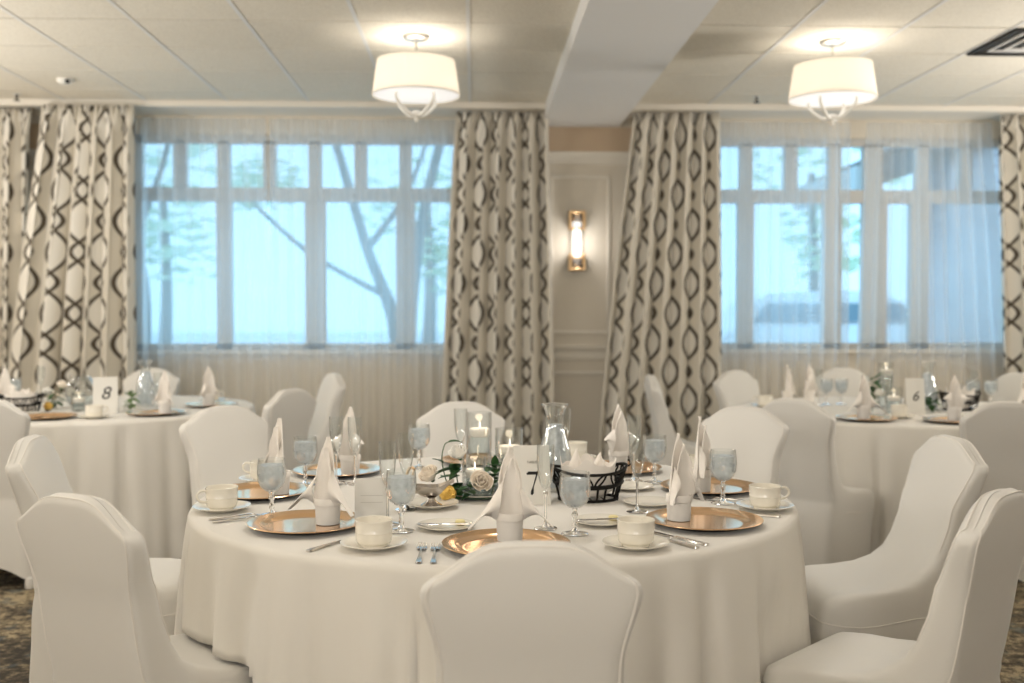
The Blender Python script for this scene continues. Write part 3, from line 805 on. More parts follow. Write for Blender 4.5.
CUP = [(-.728, 3.032, 215, 'cup standing at the left rim of the near table'),
       (-.71, 3.54, 170, 'cup behind the left gold charger, handle pointing left'),
       (-.246, 2.545, 75, 'cup in front of the folded white card at the front left'),
       (.39, 2.523, 60, 'cup at the front right, between the butter plate and the gold charger'),
       (.838, 2.995, 8, 'cup with a ring handle at the right rim of the near table'),
       (.788, 3.622, 120, 'cup at the back right, before the inner face of a covered chair'),
       (.384, 4.005, 100, 'cup at the far side, between the carafe and the back right napkin')]
saucer, cup = make_saucer(), make_cup()
place_all(saucer, [(x, y, ZT, 0, 'saucer under the ' + l) for x, y, a, l in CUP], 'cream saucers')
place_all(cup, [(x, y, ZT + .0046, R(a), 'cream ' + l) for x, y, a, l in CUP], 'cream coffee cups')
for x, y, a, w in ((-2.03, 5.66, 40, 'at the front of the table numbered 8'), (-1.66, 6.68, 0, 'at the far right edge of the table numbered 8'), (1.72, 6.16, 180, 'at the far left edge of the table numbered 6'), (2.265, 5.52, 60, 'at the front of the table numbered 6, between two napkins')):
    dup(saucer, (x, y, ZT), 0, 'cream saucer under a cup ' + w, 'cream saucers'); dup(cup, (x, y, ZT + .0046), R(a), 'cream coffee cup ' + w, 'cream coffee cups')

GOB = [(-.572, 2.962, 'goblet of ice water before the left gold charger'), (-.193, 2.737, 'goblet of ice water beside the folded white card'), (.257, 2.687, 'large goblet of ice water in front of the black bread basket'),
       (-.56, 3.47, 'goblet of ice water at the left, beyond the pointed left napkin'), (-.205, 3.837, 'goblet of ice water at the far side, before the back chair'), (.60, 3.48, 'goblet of ice water right of the tall clear flute at back right'),
       (.74, 3.10, 'goblet of ice water partly hidden behind the front right napkin')]
gob = make_goblet(); place_all(gob, rows_of(GOB), 'ice water goblets')
for x, y, l in ((-1.84, 6.16, 'goblet between two napkins on the table numbered 8'), (-2.86, 6.62, 'goblet at the far left of the table numbered 8'), (-2.84, 5.98, 'goblet near the gold chargers on the table numbered 8'), (2.14, 6.32, 'goblet at the far left of the table numbered 6'), (2.24, 6.34, 'goblet beside another at the far left of the table numbered 6'), (3.00, 6.22, 'goblet at the far right of the table numbered 6'), (3.10, 6.20, 'outermost goblet at the far right of the table numbered 6')):
    dup(gob, (x, y, ZT), 0, 'ice water ' + l, 'ice water goblets')
FL = [(-.236, 2.825, 'left of the ice water goblet and white card'), (.186, 2.755, 'in front of the number 7 card'), (-.399, 3.49, 'in front of the back left lotus napkin'), (-.463, 3.508, 'behind the front left napkin'),
      (.463, 2.975, 'standing between bread basket and front right napkin'), (.535, 3.512, 'with a blue glint, behind the front right napkin'), (.322, 3.775, 'just right of the water carafe'), (-.20, 3.03, 'behind the tall ice water goblet by the white card'), (-.052, 3.76, 'left of the tall floating candle')]
flt = make_flute(); place_all(flt, [(x, y, ZT, 0, 'empty champagne flute ' + l) for x, y, l in FL], 'champagne flutes')
for x, y, l in ((2.13, 5.64, 'before the flowers on the table numbered 6'), (2.06, 6.22, 'at the left of the table numbered 6'), (2.94, 6.08, 'at the right of the table numbered 6'), (-2.74, 6.72, 'at the back left of the table numbered 8'), (-1.80, 6.02, 'behind the front right napkin of the table numbered 8')):
    dup(flt, (x, y, ZT), 0, 'empty champagne flute ' + l, 'champagne flutes')

# --- bread plates, butter, flatware
BP = [(-.076, 2.765, 'between the goblet and the front napkin'), (.34, 2.811, 'just behind the large goblet at front right'), (.515, 3.082, 'behind the front right charger'), (.50, 3.36, 'behind the bread basket, at right')]
bpl, bkn, btr = make_bread_plate(), make_butter_knife(), make_butter()
place_all(bpl, [(x, y, ZT, 0, 'small cream bread plate ' + l) for x, y, l in BP], 'bread plates')
for x, y, l in ((-2.44, 5.86, 'on the table numbered 8, beside the gold charger'), (2.62, 5.56, 'on the table numbered 6')): dup(bpl, (x, y, ZT), 0, 'small cream bread plate ' + l, 'bread plates')
place_all(bkn, [(x - .012, y - .012, ZT + .0134, R(90 + 6 * i), 'butter knife laid across the bread plate ' + l) for i, (x, y, l) in enumerate(BP[:2])], 'butter knives')
place_all(btr, [(x + .036, y + .022, ZT + .0065, 0, 'pale yellow butter rosette on the bread plate ' + l) for x, y, l in BP[:2]], 'butter rosettes')
def pol(r, a): return TC[0] + r * math.cos(R(a)), TC[1] + r * math.sin(R(a))
fk, kn = make_fork(), make_knife()
FK = [(-.096, 2.47, 90, 'steel fork left of the front charger, nearer the charger'), (-.129, 2.475, 90, 'steel fork left of the front charger, outer of the pair')]
for r, a, l in ((.775, -152.6, 'steel fork by the front left charger, nearer the plate'), (.775, -155.4, 'steel fork by the front left charger, outer of the pair'), (.62, 160, 'steel fork at the left, behind the left charger'), (.70, -9, 'steel fork between the right charger and the ring-handled cup')):
    x, y = pol(r, a); FK.append((x, y, a + 180, l))
place_all(fk, [(x, y, ZT, R(a - 90), l) for x, y, a, l in FK], 'forks')
KN = []
for r, a, l in ((.765, -121.5, 'steel knife just right of the front left charger'), (.775, -57.5, 'steel knife left of the front right charger, inner of the pair'), (.765, -54.6, 'steel knife left of the front right charger, outer of the pair'), (.76, -25.4, 'steel knife reaching the right rim below the ring-handled cup'), (.74, -160.6 + 0, 'steel knife between the left cup and left charger')):
    x, y = pol(r, a); KN.append((x, y, a + 180, l))
KN[-1] = (*pol(.70, -166.5), 13.5, KN[-1][3])
KN.pop()
place_all(kn, [(x, y, ZT, R(a - 90), l) for x, y, a, l in KN], 'table knives')

# --- centre of the near table
t = thing('glass_dish', 'round dark green glass dish under the roses and candles', 'dish', (.012, 3.275, ZT))
MB().lathe([(.0005, .005), (.10, .005), (.118, .008), (.121, .012), (.123, .011), (.119, .004), (.10, 0), (.0005, 0)], 56).build('dish', M['mirror'], t)
MB().lathe([(.1195, .0125), (.1245, .0125), (.1245, .0148), (.1195, .0148), (.1195, .0125)], 56).build('rim', M['nickel'], t)
ZD = ZT + .0056
def cylinder_vase(name_label, x, y, r, h, wl, cand, clabel, z=ZD):
    v = thing('cylinder_vase', name_label, 'vase', (x, y, z), 0, 'glass cylinders with floating candles')
    MB().lathe([(.0005, 0), (r - .001, 0), (r, .002), (r, h - .001), (r - .001, h), (r - .0028, h - .001), (r - .003, .008), (.0005, .007)], 48).build('glass', M['glass'], v)
    MB().lathe([(.0005, .0075), (r - .0035, .0085), (r - .0035, wl), (.0005, wl)], 40).build('water', M['water'], v)
    c = thing('floating_candle', clabel, 'candle', (x + .003, y, z + wl + .0005), 0, 'floating candles')
    MB().lathe([(.0005, 0), (cand * .8, 0), (cand * .95, .008), (cand, .018), (cand * .97, .024), (cand * .9, .026), (cand * .3, .0225), (.0005, .022)], 36).build('wax', M['wax'], c)
    w = MB().tube([(0, 0, .0215), (0, 0, .026)], .0012, 6).build('wick', M['wick'], c)
    MB().lathe([(.0004, .0255), (.0020, .028), (.0026, .033), (.0018, .040), (.0009, .046), (.0003, .049)], 14).build('flame', M['flame'], c)
    light('POINT', 'candle_light', (x, y, z + wl + .055), .07, (1, .8, .55), shadow_soft_size=.012)
cylinder_vase('tallest glass cylinder behind the roses', .012, 3.345, .041, .245, .168, .033, 'white lit candle floating in the tallest glass cylinder')
cylinder_vase('middle-height glass cylinder just left of the number 7 card', .106, 3.285, .044, .200, .120, .037, 'white lit candle floating in the middle-height glass cylinder')
cylinder_vase('shortest glass cylinder right above the cream rose', -.004, 3.232, .037, .118, .055, .0295, 'white lit candle floating in the shortest glass cylinder')
def make_rose(mat, r=.035, seed=1):
    rnd = random.Random(seed)
    t = thing('rose', '', 'flower')
    b = MB()
    for k in range(15):
        q = k / 14; a0 = k * 2.4; rad = r * (.16 + .84 * q); hh = r * (1.15 - .15 * q); span = 1.15 - .25 * q
        def pet(a, v):
            s = (a - .5) * 2; ang = a0 + s * span
            prof = .35 + .65 * math.sin(PI * .5 * min(1, v * 1.35)) + (.22 * q * max(0, v - .72))
            rr = rad * prof * (1 - .05 * s * s)
            z = hh * (v - .16 * v * v * s * s * 2) - (.20 * r * q * max(0, v - .75) * 4) + r * .25 * (1 - q) * v
            return (rr * math.cos(ang), rr * math.sin(ang), z)
        b.sheet(pet, 8, 8, .0012)
    b.build('petals', mat, t)
    MB().lathe([(.0003, -.012), (.006, -.010), (.011, .0), (.010, .004), (.0003, .004)], 12).build('calyx', M['leaf'], t)
    return t
ro = make_rose(M['petal'])
def rose_at(p, x, y, z, tilt, rz, lab, first=False):
    o = p if first else dup(p, (0, 0, 0), 0, lab, 'roses'); o.location = (x, y, z); o.rotation_euler = (R(tilt), 0, R(rz)); o['label'] = lab; o['group'] = 'roses'; return o
rose_at(ro, .018, 3.155, ZT + .052, 60, 5, 'cream rose in the middle of the centrepiece, right under the short candle', True)
rose_at(ro, -.135, 3.262, ZT + .052, 40, -50, 'cream rose behind the silver gravy boat')
rw = make_rose(M['petalw'], .033, 4)
rose_at(rw, -.048, 3.318, ZT + .112, 30, -40, 'white rose higher up, left of the tall candle', True)
rose_at(rw, .082, 3.405, ZT + .085, 10, 40, 'white rose between the two taller glass cylinders')
def make_sprig(name_label, loc, leaves, stem, mat='leaf'):
    t = thing('leaf_sprig', name_label, 'foliage', loc, 0, 'green leaf sprigs')
    MB().tube(cr(stem, 4), .0018, 6).build('stem', M['leaf'], t)
    b = MB()
    for (x, y, z, yaw, pitch, L, W) in leaves:
        m = Matrix.Translation((x, y, z)) @ Matrix.Rotation(R(yaw), 4, 'Z') @ Matrix.Rotation(R(-pitch), 4, 'Y')
        def lf(a, v):
            s = (a - .5) * 2; w = W * math.sin(PI * min(1, v ** .8 * .98 + .02)) ** .9
            return tuple(m @ Vector((L * v, w * s, -.25 * L * v * v + .25 * abs(s) * w)))
        b.sheet(lf, 4, 8, .0008)
    b.build('leaves', M[mat], t)
    return t
rl = random.Random(5)
def leafset(n, c, spread, zr, L=(.045, .065)):
    out = []
    for k in range(n):
        a = rl.uniform(spread[0], spread[1])
        out.append((c[0] + rl.uniform(-.012, .012), c[1] + rl.uniform(-.012, .012), rl.uniform(*zr), a, rl.uniform(-25, 50), rl.uniform(*L), rl.uniform(.013, .019)))
    return out
make_sprig('dark green leaf sprig left of the cream rose', (-.054, 3.200, ZT + .014), leafset(16, (0, 0), (150, 310), (.015, .085), (.045, .07)), [(.01, .01, 0), (0, 0, .04), (-.008, -.004, .09)])
make_sprig('dark green leaf sprig just left of the number 7 card', (.060, 3.192, ZT + .014), leafset(11, (0, 0), (230, 330), (.02, .09), (.032, .045)) + [(.0, 0, .08, 270, 75, .05, .012)], [(-.01, .01, 0), (0, 0, .05), (.006, .004, .10)])
make_sprig('curling green sprig with a round leaf above the white rose', (-.090, 3.285, ZT + .014), [(.004, 0, .148, 10, 12, .05, .018), (-.010, -.01, .085, 215, 35, .045, .014), (0, .004, .04, 250, 20, .04, .013)], [(.01, -.02, 0), (-.006, -.012, .05), (-.014, -.01, .10), (-.006, -.006, .14), (.004, 0, .149)])
make_sprig('dark leaves at the front of the glass dish, below the cream rose', (-.012, 3.160, ZT + .014), leafset(8, (0, 0), (200, 330), (.006, .04), (.03, .045)), [(.01, .01, 0), (0, 0, .02), (-.006, -.004, .045)])

# number card stands
def text_mesh(name, body, size, mat, parent, loc, rot, **kw):
    cu = bpy.data.curves.new(name, 'FONT'); cu.body = body; cu.size = size; cu.align_x = 'CENTER'; cu.extrude = .0003
    for k, v in kw.items(): setattr(cu, k, v)
    tmp = bpy.data.objects.new(name + '_source', cu); col.objects.link(tmp)
    me = bpy.data.meshes.new_from_object(tmp.evaluated_get(bpy.context.evaluated_depsgraph_get()))
    bpy.data.objects.remove(tmp); bpy.data.curves.remove(cu)
    me.materials.clear(); me.materials.append(mat)
    o = bpy.data.objects.new(name, me); col.objects.link(o); o.parent = parent; o.location = loc; o.rotation_euler = rot
    return o
def number_card(loc, rz, txt, label, w=.108, h=.172):
    t = thing('table_number_card', label, 'card', loc, rz, 'table number cards')
    f = 'front_leaf'
    def leaf(s): return lambda a, v: ((a - .5) * w, s * (.038 - .036 * v), h * v)
    MB().sheet(leaf(-1), 2, 4, .0012).build('front_leaf', M['card'], t, smooth=False)
    MB().sheet(leaf(1), 2, 4, .0012).build('back_leaf', M['card'], t, smooth=False)
    tilt = math.atan2(.036, h)
    def onface(b, name, mat):
        o = b.build(name, mat, t, smooth=False); return o
    def P(x, z, d=.0016):      # point on the front leaf, x across, z up the leaf
        v = z / h; return (x, -(.038 - .036 * v) - d, z)
    def poly(pts, th=.0009):
        b = MB(); n = len(pts)
        b.add([P(x, z, .0010) for x, z in pts] + [P(x, z, .0010 + th) for x, z in pts], [tuple(range(n)), tuple(range(2 * n - 1, n - 1, -1))] + [(i, (i + 1) % n, (i + 1) % n + n, i + n) for i in range(n)])
        return b
    if txt == '7':
        b = poly([(-.017, .093), (-.0155, .086), (-.0125, .0875), (.0165, .0875), (.0195, .100), (.017, .100), (.014, .0965), (-.012, .0965), (-.0135, .093)])
        c = poly([(.0115, .0878), (.0165, .0878), (.004, .052), (.0035, .034), (-.001, .028), (-.0055, .031), (-.005, .039), (.002, .055)])
        b.add(c.v, c.f); onface(b, 'numeral', M['ink'])
        text_mesh('caption', 'TABLE', .011, M['inkg'], t, P(0, .120, .0014), (R(90) - tilt, 0, 0))
    else:
        text_mesh('numeral', txt, .10 if w > .11 else .075, M['ink'], t, P(0, .078, .0016), (R(90) - tilt, 0, 0), shear=.25)
    return t
number_card((.168, 3.128, ZT), R(4), '7', 'white folded table card with a black numeral 7 at the centre of the near table')
number_card((-2.08, 5.98, ZT), R(15), '8', 'white folded table card with a black numeral 8 on the table at left', .13, .2)
number_card((2.43, 5.72, ZT), R(-8), '6', 'white folded table card with a dark numeral 6 on the table at right', .10, .2)
t = thing('menu_card', 'plain folded white card standing behind a cup at front left', 'card', (-.282, 2.868, ZT), R(3))
for s, n in ((-1, 'front_leaf'), (1, 'back_leaf')):
    MB().sheet(lambda a, v: ((a - .5) * .092, s * (.026 - .024 * v), .118 * v), 2, 4, .0012).build(n, M['card'], t, smooth=False)
for k in range(2):
    z = .072 - .018 * k; v = z / .118
    MB().box(-.030, .030, -(.026 - .024 * v) - .0014, -(.026 - .024 * v) - .0008, z, z + .0012).build('printed_line', pmat('pale_line', (.55, .53, .49), .7) if k == 0 else bpy.data.materials['pale_line'], t, smooth=False)

# bread basket of black wire
t = thing('bread_basket', 'black wire bread basket with leaf scrolls, right of the number 7 card', 'basket', (.345, 3.185, ZT), R(6))
def oval(r, z, up, n=48): return [(r * 1.0 * math.cos(2 * PI * k / n), r * .78 * math.sin(2 * PI * k / n), z + up * abs(math.cos(2 * PI * k / n)) ** 3) for k in range(n)]
MB().tube(oval(.118, .086, .018), .0046, 8, loop=True).build('rim', M['iron'], t)
MB().tube(oval(.104, .046, .010), .0068, 8, loop=True).build('middle_hoop', M['iron'], t)
MB().tube(oval(.090, .0035, 0), .0046, 8, loop=True).build('base_hoop', M['iron'], t)
NBAR = 24
for k in range(NBAR):
    if k % 3 == 2: continue
    a = 2 * PI * (k + .5) / NBAR; c, s = math.cos(a), math.sin(a); u = abs(c) ** 3
    MB().tube([(.090 * c, .0702 * s, .004), (.104 * c, .0811 * s, .046 + .010 * u)], .0036, 6).build('bar', M['iron'], t)
def wallpt(a, f):
    c, s = math.cos(a), math.sin(a); u = abs(c) ** 3
    if f < 0: r = .104 + .014 * f; z = .046 + .01 * u + .042 * f
    else: r = .104 + .014 * f; z = .046 + .010 * u + (.04 + .008 * u) * f
    return (r * c, r * .78 * s, z)
for k in range(8):
    a0 = 2 * PI * (k + .5) / 8 - PI / 2 + PI / 8
    for sg in (1, -1):
        pts = []
        for i in range(15):
            q = 2 * PI * i / 14
            al = .5 - .5 * math.cos(q); wd = .17 * math.sin(q)
            pts.append(wallpt(a0 + sg * (.04 + .26 * al + wd * .5 * .6), .04 + .92 * al - wd * .8))
        MB().tube(pts[:-1], .0030, 6, loop=True).build('leaf_scroll', M['iron'], t)
for sg in (1, -1):
    b = [(sg * (.118 + .006 + .009 * math.cos(q)) , 0, .104 + .004 + .009 * math.sin(q)) for q in [PI + .28 * i for i in range(18)]]
    MB().tube(b, .0028, 7).build('end_scroll', M['iron'], t)
b = MB()
for k in range(5): b.tube([(-.08 + .04 * k, -.055, .004), (-.08 + .04 * k, .055, .004)], .0018, 6)
b.build('base_grille', M['iron'], t)
t = thing('basket_liner', 'white napkin lining the black bread basket, its corners standing up', 'napkin', (.345, 3.185, ZT + .0065), R(6))
def liner(a, v):
    th = 2 * PI * a; r = .074 * min(1, v * 2.2) + .018 * max(0, v - .35)
    up = .022 * max(0, math.cos(4 * th + .6)) ** 1.5 * max(0, v - .5) * 2
    z = .004 + .125 * max(0, v - .3) ** 1.1 * 1.15 + up + .006 * math.sin(9 * th) * max(0, v - .4)
    return (r * math.cos(th), r * .78 * math.sin(th), z)
MB().sheet(liner, 64, 14, .0015).build('cloth', M['napkin'], t)
for k, (dx, dy, a) in enumerate(((-.028, .0, 20), (.03, .012, 100), (.004, -.022, 60))):
    def flap(u, v): 
        s = (u - .5) * 2; w = .045 * (1 - v) + .002
        return (dx * 1.3 + w * s, dy + .02 * s * s - .012 * v, .052 + (.098 - .014 * k) * v - .01 * s * s)
    MB().sheet(flap, 10, 8, .0015).build('corner', M['napkin'], t)

# carafe of ice water
t = thing('water_carafe', 'tall glass carafe of ice water with a flared rim, behind the bread basket', 'carafe', (.256, 3.352, ZT))
CP = [(.045, .003), (.053, .02), (.057, .055), (.056, .09), (.048, .135), (.036, .175), (.029, .205), (.0275, .225), (.030, .245), (.037, .265), (.0425, .274)]
CP = cr(CP, 4)
MB().lathe([(.0005, 0), (.044, 0)] + CP + [(r - .0025, z) for r, z in reversed(CP) if z > .012] + [(.0005, .010)], 48).build('glass', M['glass'], t)
MB().lathe([(.0005, .0105)] + [(r - .0035, z) for r, z in CP if .014 < z < .212] + [(.0005, .212)], 40).build('ice_water', M['ice'], t)
MB().tube([(.0425 * math.cos(2 * PI * k / 40), .0425 * math.sin(2 * PI * k / 40), .2745) for k in range(40)], .0018, 6, loop=True).build('rim', M['stem'], t)

# silver gravy boat on a saucer, gold ball
dup(saucer, (-.128, 3.065, ZT), 0, 'cream saucer under the silver gravy boat', 'cream saucers')
t = thing('gravy_boat', 'silver footed gravy boat with a long spout and twisted handle, left of the roses', 'gravy boat', (-.128, 3.065, ZT + .0046), R(8))
MB().lathe([(.0003, .0), (.031, .0), (.032, .003), (.022, .009), (.012, .016), (.010, .022), (.016, .027), (.0003, .027)], 36).build('foot', M['silver'], t)
rings = []
for i in range(13):
    q = i / 12; x = -.048 + .115 * q
    w = .032 * math.sin(PI * min(1, (q * .88 + .06))) ** .6 * (1 - .72 * sstep(.5, 1, q)); top = .058 + .018 * sstep(.55, 1, q) + .006 * sstep(.4, 0, q); bot = .026 + .040 * sstep(.5, 1, q) + .012 * sstep(.25, 0, q)
    pts = []
    for j in range(11):
        s = -1 + 2 * j / 10; pts.append((x, w * s, top - (top - bot) * (1 - abs(s) ** 2.4)))
    pts += [(px, py * .93, max(pz, bot + .0015) + (.0 if abs(py) > w * .98 else .0015)) for px, py, pz in reversed(pts[1:-1])]
    rings.append(pts)
MB().loft(rings, cap=True).build('bowl', M['silver'], t)
hp = cr([(-.046, 0, .060), (-.056, 0, .082), (-.050, 0, .105), (-.058, 0, .114), (-.068, 0, .104), (-.074, 0, .078), (-.062, 0, .052), (-.044, 0, .045)], 5)
MB().tube(hp, [.0032 + .0016 * math.sin(i * 1.3) ** 2 for i in range(len(hp))], 8).build('handle', M['brass'], t)
t = thing('gold_ball', 'knobbly gold foil ball beside the silver gravy boat', 'ornament', (-.082, 3.135, ZT))
b = MB(); n, m = 26, 18
b.lathe([(max(.0004, .025 * math.sin(PI * i / m)) * 1.0, .0275 - .025 * math.cos(PI * i / m)) for i in range(m + 1)], n)
rg = random.Random(3)
b.v = [(x * (1 + rg.uniform(-.07, .07)), y * (1 + rg.uniform(-.07, .07)), .0275 + (z - .0275) * (1 + rg.uniform(-.07, .07))) for x, y, z in b.v]
b.build('foil_ball', M['foil'], t, smooth=False)
MB().lathe([(.0004, 0), (.013, 0), (.016, .003), (.0175, .009), (.016, .008), (.0004, .002)], 20).build('paper_cup', M['under'], t)

# ------------------------------------------------------------------ centres of the two back tables
def globe_vase(x, y, r, label):
    t = thing('globe_vase', label, 'vase', (x, y, ZT))
    P = cr([(.045, .0), (.075, .03), (r, .085), (.082, .14), (.060, .17), (.062, .185)], 5)
    MB().lathe([(.0005, 0)] + P + [(a - .003, z) for a, z in reversed(P) if z > .01] + [(.0005, .006)], 36).build('glass', M['glass'], t)
    MB().lathe([(.0005, .008)] + [(a - .005, z) for a, z in P if .012 < z < .07] + [(.0005, .07)], 28).build('water', M['water'], t)
globe_vase(-2.36, 6.36, .09, 'round clear globe vase in the middle of the table numbered 8')
def bunch(x, y, seed, lab, k0=0):
    s = random.Random(seed)
    for k in range(3):
        a = k * 2.1 + seed; rose_at(rw if k % 2 else ro, x + .045 * math.cos(a), y + .045 * math.sin(a), ZT + .05 + .035 * k, 20, k * 60, ('low ', 'middle ', 'upper ')[k] + ('white' if k % 2 else 'cream') + ' rose ' + lab)
bunch(-2.47, 6.24, 2, 'beside the globe vase on the table numbered 8')
bunch(2.28, 5.98, 4, 'by the candle cylinders on the table numbered 6')
rl = random.Random(9)
make_sprig('dark green leaf sprig by the globe vase on the table numbered 8', (-2.44, 6.20, ZT), leafset(14, (0, 0), (120, 380), (.03, .10), (.05, .08)), [(0, 0, 0), (0, 0, .05), (-.008, -.004, .10)])
make_sprig('tall dark leaf sprig left of the candles on the table numbered 6', (2.25, 5.86, ZT), leafset(20, (0, 0), (0, 360), (.03, .19), (.05, .08)), [(0, 0, 0), (0, 0, .1), (-.008, -.004, .2)])
make_sprig('dark leaf sprig by the carafe on the table numbered 6', (2.56, 5.80, ZT), leafset(14, (0, 0), (0, 360), (.02, .10), (.05, .08)), [(0, 0, 0), (0, 0, .05), (-.008, -.004, .10)])
make_sprig('upright green stems beside the number 8 card', (-1.99, 6.13, ZT), leafset(16, (0, 0), (0, 360), (.02, .11), (.04, .06)), [(0, 0, 0), (0, 0, .06), (.004, .004, .12)], 'leafl')
cylinder_vase('tall candle cylinder at the centre of the table numbered 6', 2.42, 6.10, .045, .27, .20, .036, 'floating candle in the tall cylinder on the table numbered 6', ZT)
cylinder_vase('short candle cylinder before the number 6 card', 2.33, 5.76, .045, .15, .07, .036, 'floating candle in the short cylinder on the table numbered 6', ZT)
cylinder_vase('short candle cylinder left of the number 8 card', -2.26, 6.06, .04, .11, .05, .034, 'floating candle in the cylinder on the table numbered 8', ZT)
for src, x, y, l in (('water_carafe', -1.97, 6.34, 'tall glass carafe of ice water behind the number 8 card'), ('water_carafe', 2.63, 6.00, 'tall bluish glass carafe of ice water right of the number 6 card')):
    o = dup(bpy.data.objects[src], (x, y, ZT), 0, l); o['group'] = 'water carafes'
bpy.data.objects['water_carafe']['group'] = 'water carafes'
for src, dz, l in (('bread_basket', 0, 'black wire bread basket at the right of the table numbered 6'), ('basket_liner', .0065, 'white napkin in the bread basket right of the number 6 card')):
    dup(bpy.data.objects[src], (2.80, 5.96, ZT + dz), R(10), l)
dup(bpy.data.objects['gold_ball'], (-2.44, 6.08, ZT), 0, 'gold foil ball before the globe vase on the table numbered 8')
dup(bpy.data.objects['bread_basket'], (-2.55, 5.98, ZT), R(20), 'black wire bread basket at the front left of the table numbered 8')
dup(bpy.data.objects['basket_liner'], (-2.55, 5.98, ZT + .0065), R(20), 'white napkin in the bread basket at front left of the number 8 table')

# ------------------------------------------------------------------ outdoors, seen through the sheers
struct('ground', MB().box(-40, 50, YW + .25, 70, -.3, -.12), M['pave'], 'pale paved ground outside the windows', 'ground')
def tree(loc, label, seed, trunk, crown, mat, nleaf=900, ls=.22):
    s = random.Random(seed)
    t = thing('tree', label, 'tree', loc)
    b = MB()
    for pts, r0, r1 in trunk:
        p = cr(pts, 5); b.tube(p, [r0 + (r1 - r0) * i / (len(p) - 1) for i in range(len(p))], 8)
    b.build('trunk', M['bark'], t)
    f = MB()
    for k in range(nleaf):
        c = s.choice(crown); 
        d = Vector((s.gauss(0, 1), s.gauss(0, 1), s.gauss(0, 1))).normalized() * (s.random() ** .4)
        p = Vector(c[:3]) + Vector((d.x * c[3], d.y * c[3], d.z * c[4]))
        m = Matrix.Translation(p) @ Matrix.Rotation(s.uniform(0, 6.3), 4, 'Z') @ Matrix.Rotation(s.uniform(-1, 1), 4, 'X')
        q = ls * s.uniform(.6, 1.2)
        f.add([tuple(m @ Vector(v)) for v in ((-q, 0, 0), (0, -q * .5, .03), (q, 0, 0), (0, q * .5, .03))], [(0, 1, 2, 3)])
    f.build('foliage', mat, t)
    return t
def leafy(name, c):
    m, N, L = new_mat(name); N.remove(N['Principled BSDF'])
    a, b, x = N.new('ShaderNodeBsdfDiffuse'), N.new('ShaderNodeBsdfTranslucent'), N.new('ShaderNodeMixShader')
    a.inputs[0].default_value = b.inputs[0].default_value = (*c, 1); x.inputs[0].default_value = .5
    L.new(a.outputs[0], x.inputs[1]); L.new(b.outputs[0], x.inputs[2]); L.new(x.outputs[0], N['Material Output'].inputs[0]); return m
F1, F2 = leafy('spring_foliage_pale', (.74, .83, .66)), leafy('spring_foliage', (.66, .77, .58))
tree((-4.3, 13.5, -.12), 'slim dark tree trunk outside the left part of the left window', 1, [([(0, 0, 0), (.08, 0, 1.5), (-.05, 0, 3), (.2, 0, 5.4)], .13, .06), ([(0, 0, 2.4), (.35, .1, 3.4), (.6, .2, 4.8)], .05, .02)], [(0, 0, 5.2, .9, .8)], F1, 160, .15)
tree((-2.2, 19, -.12), 'forked tree with a slanting bough outside the middle of the left window', 2, [([(.9, 0, 0), (.7, 0, 1.4), (.25, 0, 2.6), (-.5, 0, 5.2)], .15, .06), ([(.6, 0, 1.7), (-.8, 0, 2.5), (-2.0, 0, 3.6)], .06, .03), ([(.3, 0, 2.6), (1.0, 0, 3.6), (1.5, 0, 5.0)], .07, .02)], [(0, 0, 5.4, 1.8, .9), (-1.6, 0, 3.7, .8, .5)], F1, 420, .16)
tree((-1.0, 15.0, -.12), 'leaning tree outside the right end of the left window', 3, [([(0, 0, 0), (.12, 0, 1.8), (.35, 0, 3.2), (.9, 0, 5.2)], .11, .05)], [(.7, 0, 4.9, 1.1, .9)], F1, 220, .15)
for i, (x, y, h, r, l) in enumerate(((-13, 27, 5.5, 2.4, 'far green tree at the left of the left window view'), (-8.8, 30, 5, 2.4, 'far green tree behind the slim trunk'), (-1.4, 31, 4.6, 2.3, 'far green tree behind the forked one'), (4.4, 30, 5, 2.3, 'far green tree at the left of the right window view'), (10.0, 31, 5.5, 2.4, 'far green tree above the parked car'), (16, 33, 5.5, 2.4, 'far green tree behind the brick pillar'))):
    tree((x, y, -.12), l, 20 + i, [([(0, 0, 0), (.1, 0, 2), (0, 0, h)], .22, .1)], [(0, 0, h, r, h * .36), (r * .2, -.3, h * .62, r * .6, h * .22)], F1 if i % 2 else F2, 190, .36)
# brick porch with a sloping roof
t = thing('brick_porch', 'brick pillar porch with a dark sloping roof outside the right window', 'porch', (5.35, 11.3, -.12))
MB().box(-.32, .95, -.3, .3, 0, 3.25).build('brick_pillar', M['brick'], t, smooth=False)
MB().loft([[(x, y, z) for x, z in ((-1.25, 2.72), (.4, 3.30), (3.4, 3.9), (3.4, 4.25), (.4, 3.75), (-1.4, 2.95))] for y in (-.45, 1.6)], cap=True).build('porch_roof', M['soffit'], t, smooth=False)
MB().box(-1.40, -1.28, -.5, 1.65, 2.70, 2.95).build('gutter', M['frame'], t, smooth=False)
MB().box(2.6, 3.2, -.3, .3, 0, 3.6).build('brick_pillar', M['brick'], t, smooth=False)
